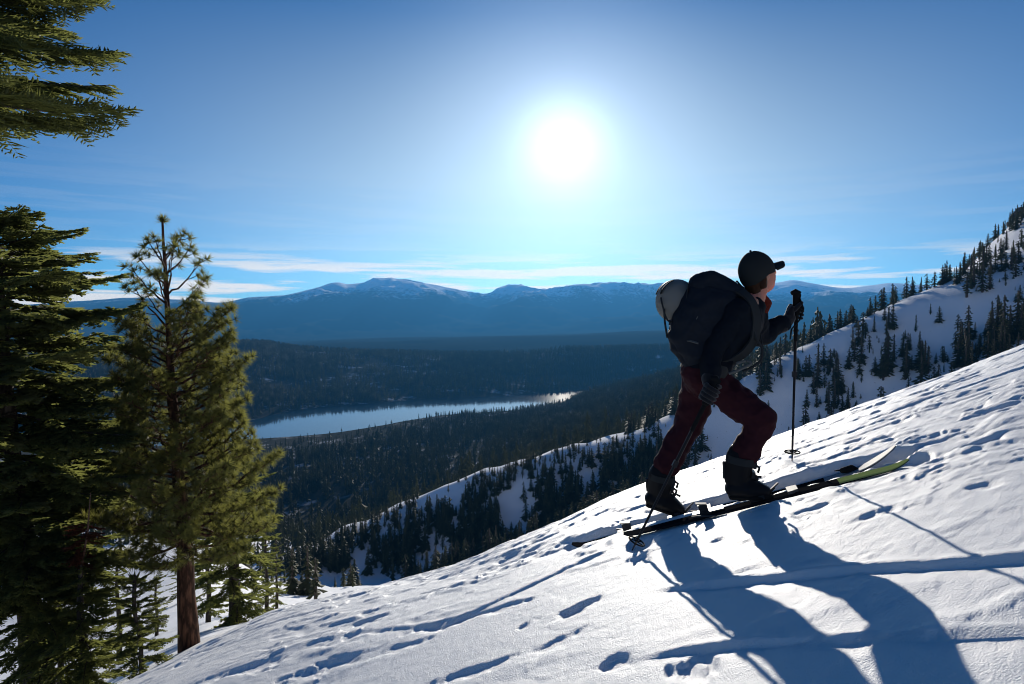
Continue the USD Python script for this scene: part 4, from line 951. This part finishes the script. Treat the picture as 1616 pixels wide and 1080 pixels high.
glove(gripN, topN - tipN, wrN, 1, 'near glove at the hip'); glove(gripF, topF - tipF, wrF, -1, 'far glove on the upright pole')
pp('wrist_watch', flat_band([wrF + (elF - wrF) * .55 + np.array([0, math.cos(z), math.sin(z)]) * .056 for z in np.linspace(0, 2 * math.pi, 17)], (1, 0, 0), .018, .006), teal_look, label='teal cuff band on the far sleeve')

# skis with bindings
def ski(name, label, line, tip_pts, w_mid, tip_look, tip_name):
    pts = np.vstack([line, tip_pts]) if len(tip_pts) else np.array(line)
    cum = np.concatenate([[0], np.cumsum(np.linalg.norm(np.diff(pts, axis=0), axis=1))]); L = cum[-1]
    s = np.linspace(0, L, 70); c = np.stack([PchipInterpolator(cum, pts[:, k])(s) for k in range(3)], -1)
    f = s / L; n = np.array([-A_, -B_, 1.0]); n /= np.linalg.norm(n)
    c = c + n * ((.012 if not len(tip_pts) else .030) * np.clip(1 - f / .05, 0, 1) ** 2)[:, None]
    if not len(tip_pts): c = c + n * (.022 * np.clip((f - .92) / .08, 0, 1) ** 2)[:, None]
    t = np.gradient(c, axis=0); t /= np.linalg.norm(t, axis=1, keepdims=True); sd = np.cross(t, n); sd /= np.linalg.norm(sd, axis=1, keepdims=True); up = np.cross(sd, t)
    w = w_mid * (1 + .22 * (2 * f - 1) ** 2 + .05 * f) * np.clip(np.sqrt(np.clip((1.003 - f) / .07, 0.02, 1)), 0, 1) * np.clip(np.sqrt((f + .004) / .02), .2, 1); th = .006 + .012 * (1 - (2 * f - 1) ** 2)
    def slab(i0, i1, lo, hi, k=1.0):
        q = slice(i0, i1); W, T0, T1 = (w * k / 2)[q, None], (th * lo)[q, None], (th * hi)[q, None]; C, S, Up = c[q], sd[q], up[q]; n_ = len(C)
        r = np.stack([C - S * W + Up * T0, C + S * W + Up * T0, C + S * W * .97 + Up * T1, C - S * W * .97 + Up * T1], 1).reshape(-1, 3)
        i, j = np.meshgrid(np.arange(n_ - 1), np.arange(4), indexing='ij'); A, B = i * 4 + j, i * 4 + (j + 1) % 4
        return trimesh.Trimesh(r, np.vstack([np.stack([A, B, B + 4], -1).reshape(-1, 3), np.stack([A, B + 4, A + 4], -1).reshape(-1, 3), [[0, 2, 1], [0, 3, 2], [4 * n_ - 4, 4 * n_ - 3, 4 * n_ - 2], [4 * n_ - 4, 4 * n_ - 2, 4 * n_ - 1]]]), process=False)
    o = c[35]; T = thing(name, label, 'ski', o); k = 54 if len(tip_pts) == 0 else 55
    part('ski_base', slab(0, 70, 0, .45), ski_black, T, origin=o, smooth=30)
    part('top_sheet', slab(0, k, .452, 1, .99), ski_black, T, origin=o, smooth=30)
    part(tip_name, slab(k - 1, 70, .454, 1.002, .985), tip_look, T, origin=o, smooth=30)
    return T, o, c, t, sd, up, th, s
def binding(S, at_toe, lab=None):
    T, o, c, t, sd, up, th, s = S; i = int(np.argmin(np.linalg.norm(c - at_toe, axis=1))); sgn = 1
    fr = lambda d: int(np.clip(np.argmin(np.abs(s - (s[i] + d))), 0, len(s) - 1))
    def bx(d, h, dims, sz=0.0, pitch=0):
        j = fr(d); b = trimesh.creation.box(dims); b.apply_transform(trimesh.transformations.rotation_matrix(pitch, [0, 1, 0]))
        R = np.stack([t[j], -sd[j], up[j]], 1); return trimesh.Trimesh(b.vertices @ R.T + c[j] + t[j] * (s[i] + d - s[j]) + up[j] * (th[j] + h) + sd[j] * sz, b.faces, process=False)
    B = part('toe_piece', cat([bx(-.01, .010, [.11, .055, .018]), bx(.0, .030, [.03, .018, .035], .042), bx(.0, .030, [.03, .018, .035], -.042), bx(.055, .030, [.07, .02, .010], 0, -.55)]), buckle_look, T, origin=o)
    part('lever', bx(.085, .052, [.06, .018, .008], 0, -.5), metal_look, B, origin=o)
    B2 = part('heel_piece', cat([bx(-.335, .010, [.10, .055, .018]), bx(-.32, .036, [.05, .045, .036])]), buckle_look, T, origin=o)
    part('riser', bx(-.325, .060, [.06, .038, .008], 0, .25), metal_look, B2, origin=o)
    part('brake', cat([bx(-.255, .014, [.09, .075, .006]), bx(-.33, .006, [.13, .006, .008], .055, .2), bx(-.33, .006, [.13, .006, .008], -.055, .2)]), metal_look, T, origin=o)
    part('crampon', cat([bx(.16, .012, [.035, .095, .016]), bx(.185, .014, [.025, .085, .014])]), metal_look, T, origin=o)
NS = ski('ski', 'near ski with pale green tip, under the front boot', NEAR_SKI, [], .070, ski_green, 'green_tip')
FS = ski('ski', 'far ski with upturned white tip, under the rear boot', FAR_SKI, FAR_TIP, .070, ski_white, 'white_tip')
binding(NS, P(1205, 792, 3.75)); binding(FS, P(1070, 822, 4.09))
q = P(1338, 745, 3.80); clip = hull((q + [-.03, 0, .008], .016), (q + [.02, 0, .02], .020), (q + [.045, -.01, .014], .012)); part('skin_clip', to_tri(clip), rubber_look, FS[0], origin=FS[1], smooth=40)
part('skin_clip_hook', tube([q + [-.02, 0, .012], q + [-.075, .0, .006]], [.006, .003], 6), rubber_look, FS[0], origin=FS[1])

# backpack with the helmet strapped to it
def backpack():
    o = P(1100, 560, 3.85); T = thing('backpack', 'dark blue grey touring backpack on the back of the skier', 'backpack', o)
    q = lambda nm, m, look, par=T, **kw: part(nm, m, look, par, smooth=50, origin=o, **kw)
    d = .085
    bag = hull(*[(P(a, b, 3.89 + sg * d), r) for sg in (-1, 1) for a, b, r in ((1098, 556, .075), (1082, 530, .080), (1086, 505, .085), (1110, 470, .085), (1140, 478, .080), (1135, 530, .08))])
    bag = bag + hull(*[(P(a, b, 3.89 + sg * .07), r) for sg in (-1, 1) for a, b, r in ((1074, 528, .055), (1076, 545, .05), (1092, 566, .045))])
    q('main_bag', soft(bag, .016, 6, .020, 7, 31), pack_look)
    lid = hull(*[(P(a, b, 3.89 + sg * .09), r) for sg in (-1, 1) for a, b, r in ((1104, 449, .050), (1122, 443, .046), (1150, 459, .050), (1165, 466, .044))])
    q('lid', soft(lid, .014, 5, .014, 11, 33), pack_look)
    pk = hull(*[(P(a, b, 3.78), r) for a, b, r in ((1092, 545, .045), (1105, 500, .045), (1128, 548, .045))]); q('side_pocket', soft(pk, .016, 6, .006, 16, 35), pack_look)
    q('compression_strap', flat_band([P(1091, 520, 3.72), P(1100, 502, 3.715), P(1111, 482, 3.74)], (.3, 1, 0), .016, .004), light_strap, label='pale compression strap')
    q('compression_strap', flat_band([P(1074, 536, 3.76), P(1088, 538, 3.715), P(1102, 542, 3.71)], (.3, 1, .6), .014, .004), light_strap)
    sp = [P(1150, 455, 3.80), P(1172, 462, 3.74), P(1188, 480, 3.71), P(1194, 505, 3.70), P(1192, 530, 3.70), P(1180, 552, 3.72), P(1150, 572, 3.74), P(1118, 578, 3.75)]
    k = np.linspace(0, 1, len(sp)); kk = np.linspace(0, 1, 40); sp = np.stack([PchipInterpolator(k, np.array(sp)[:, i])(kk) for i in range(3)], -1)
    ctr = P(1150, 520, 3.9); out = sp - ctr
    q('shoulder_strap', flat_band(sp, np.cross(np.gradient(sp, axis=0), out) / np.linalg.norm(np.cross(np.gradient(sp, axis=0), out), axis=1, keepdims=True), .055, .012), strap_look)
    q('haul_loop', tube([P(1156, 452, 3.84), P(1163, 444, 3.85), P(1170, 452, 3.86), P(1172, 462, 3.86)], .006, 6), strap_look)
    for a_, b_ in (((1086, 452), (1078, 520)), ((1118, 446), (1120, 470))): q('lid_strap', flat_band([P(*a_, 3.775), P((a_[0] + b_[0]) / 2, (a_[1] + b_[1]) / 2, 3.76), P(*b_, 3.755)], (.5, 1, 0), .016, .004), strap_look)
    q('buckle', trimesh.Trimesh(trimesh.creation.box([.022, .012, .03]).vertices + P(1120, 468, 3.752), trimesh.creation.box([.022, .012, .03]).faces), buckle_look)
    q('zip', tube([P(1066, 508, 3.78), P(1076, 520, 3.76), P(1094, 528, 3.752), P(1112, 522, 3.75)], .0035, 5), light_strap)
    def loose(ps, w=.007):
        ps = np.array(ps); k = np.linspace(0, 1, len(ps)); z = np.linspace(0, 1, 24); return tube(np.stack([PchipInterpolator(k, ps[:, i])(z) for i in range(3)], -1), w, 6)
    q('dangling_strap', loose([P(1188, 515, 3.70), P(1194, 535, 3.69), P(1203, 552, 3.69), P(1202, 566, 3.69), P(1190, 578, 3.70), P(1172, 586, 3.72)]), strap_look)
    q('dangling_strap', loose([P(1200, 528, 3.72), P(1203, 550, 3.71), P(1201, 578, 3.71)], .004), strap_look)
    q('dangling_strap', loose([P(1150, 590, 3.70), P(1168, 583, 3.69), P(1185, 574, 3.69), P(1178, 570, 3.70), P(1162, 574, 3.7)], .008), light_strap)
    hb = [P(1112, 580, 3.9) + np.array([math.cos(z) * .116, math.sin(z) * .182, math.cos(z) * -.03]) for z in np.linspace(0, 2 * math.pi, 37)]
    q('hip_belt', flat_band(hb, (.35, 0, 1), .065, .016), strap_look)
    # helmet: thin shell, rounded away from the pack
    ho = P(1068, 476, 3.9); HT = thing('helmet', 'pale round helmet strapped to the back of the pack', 'helmet', ho)
    R = np.array([.118, .11, .126]); t = trimesh.creation.icosphere(4, 1.0); v = np.array(t.vertices) * R
    ax = np.array([-.72, 0, .30]); ax /= np.linalg.norm(ax)
    dd = (np.array(t.vertices) @ ax); keep = dd[t.faces].min(1) > -.42
    rib = 1 + .02 * np.cos(np.arctan2(t.vertices[:, 1], t.vertices[:, 2]) * 7) * np.clip(dd, 0, 1)
    outer = trimesh.Trimesh(v * rib[:, None] + ho, t.faces[keep], process=False); inner = trimesh.Trimesh(v * .92 + ho, t.faces[keep][:, ::-1], process=False)
    part('shell', outer, helmet_look, HT, smooth=60, origin=ho); part('liner', inner, rubber_look, HT, smooth=60, origin=ho)
    for q_ in (-.05, 0.0, .05):
        pts_ = np.array([[math.cos(w_) * -.113, q_ * (1 + .3 * math.sin(w_)), math.sin(w_) * .123] for w_ in np.linspace(.35, 1.25, 9)]) * .995
        part('vent', flat_band(pts_ + ho, (0, 1, 0), .016, .006), rubber_look, HT, origin=ho)
    part('chin_strap', loose([P(1048, 488, 3.83), P(1049, 505, 3.82), P(1051, 520, 3.82), P(1053, 533, 3.83)], .006), strap_look, HT, origin=ho)
    part('chin_strap', loose([P(1043, 470, 3.84), P(1048, 492, 3.80), P(1057, 508, 3.80), P(1066, 505, 3.83)], .005), strap_look, HT, origin=ho)
    part('buckle', trimesh.Trimesh(trimesh.creation.box([.018, .01, .03]).vertices + P(1058, 509, 3.81), trimesh.creation.box([.018, .01, .03]).faces), metal_look, HT, origin=ho)
backpack()
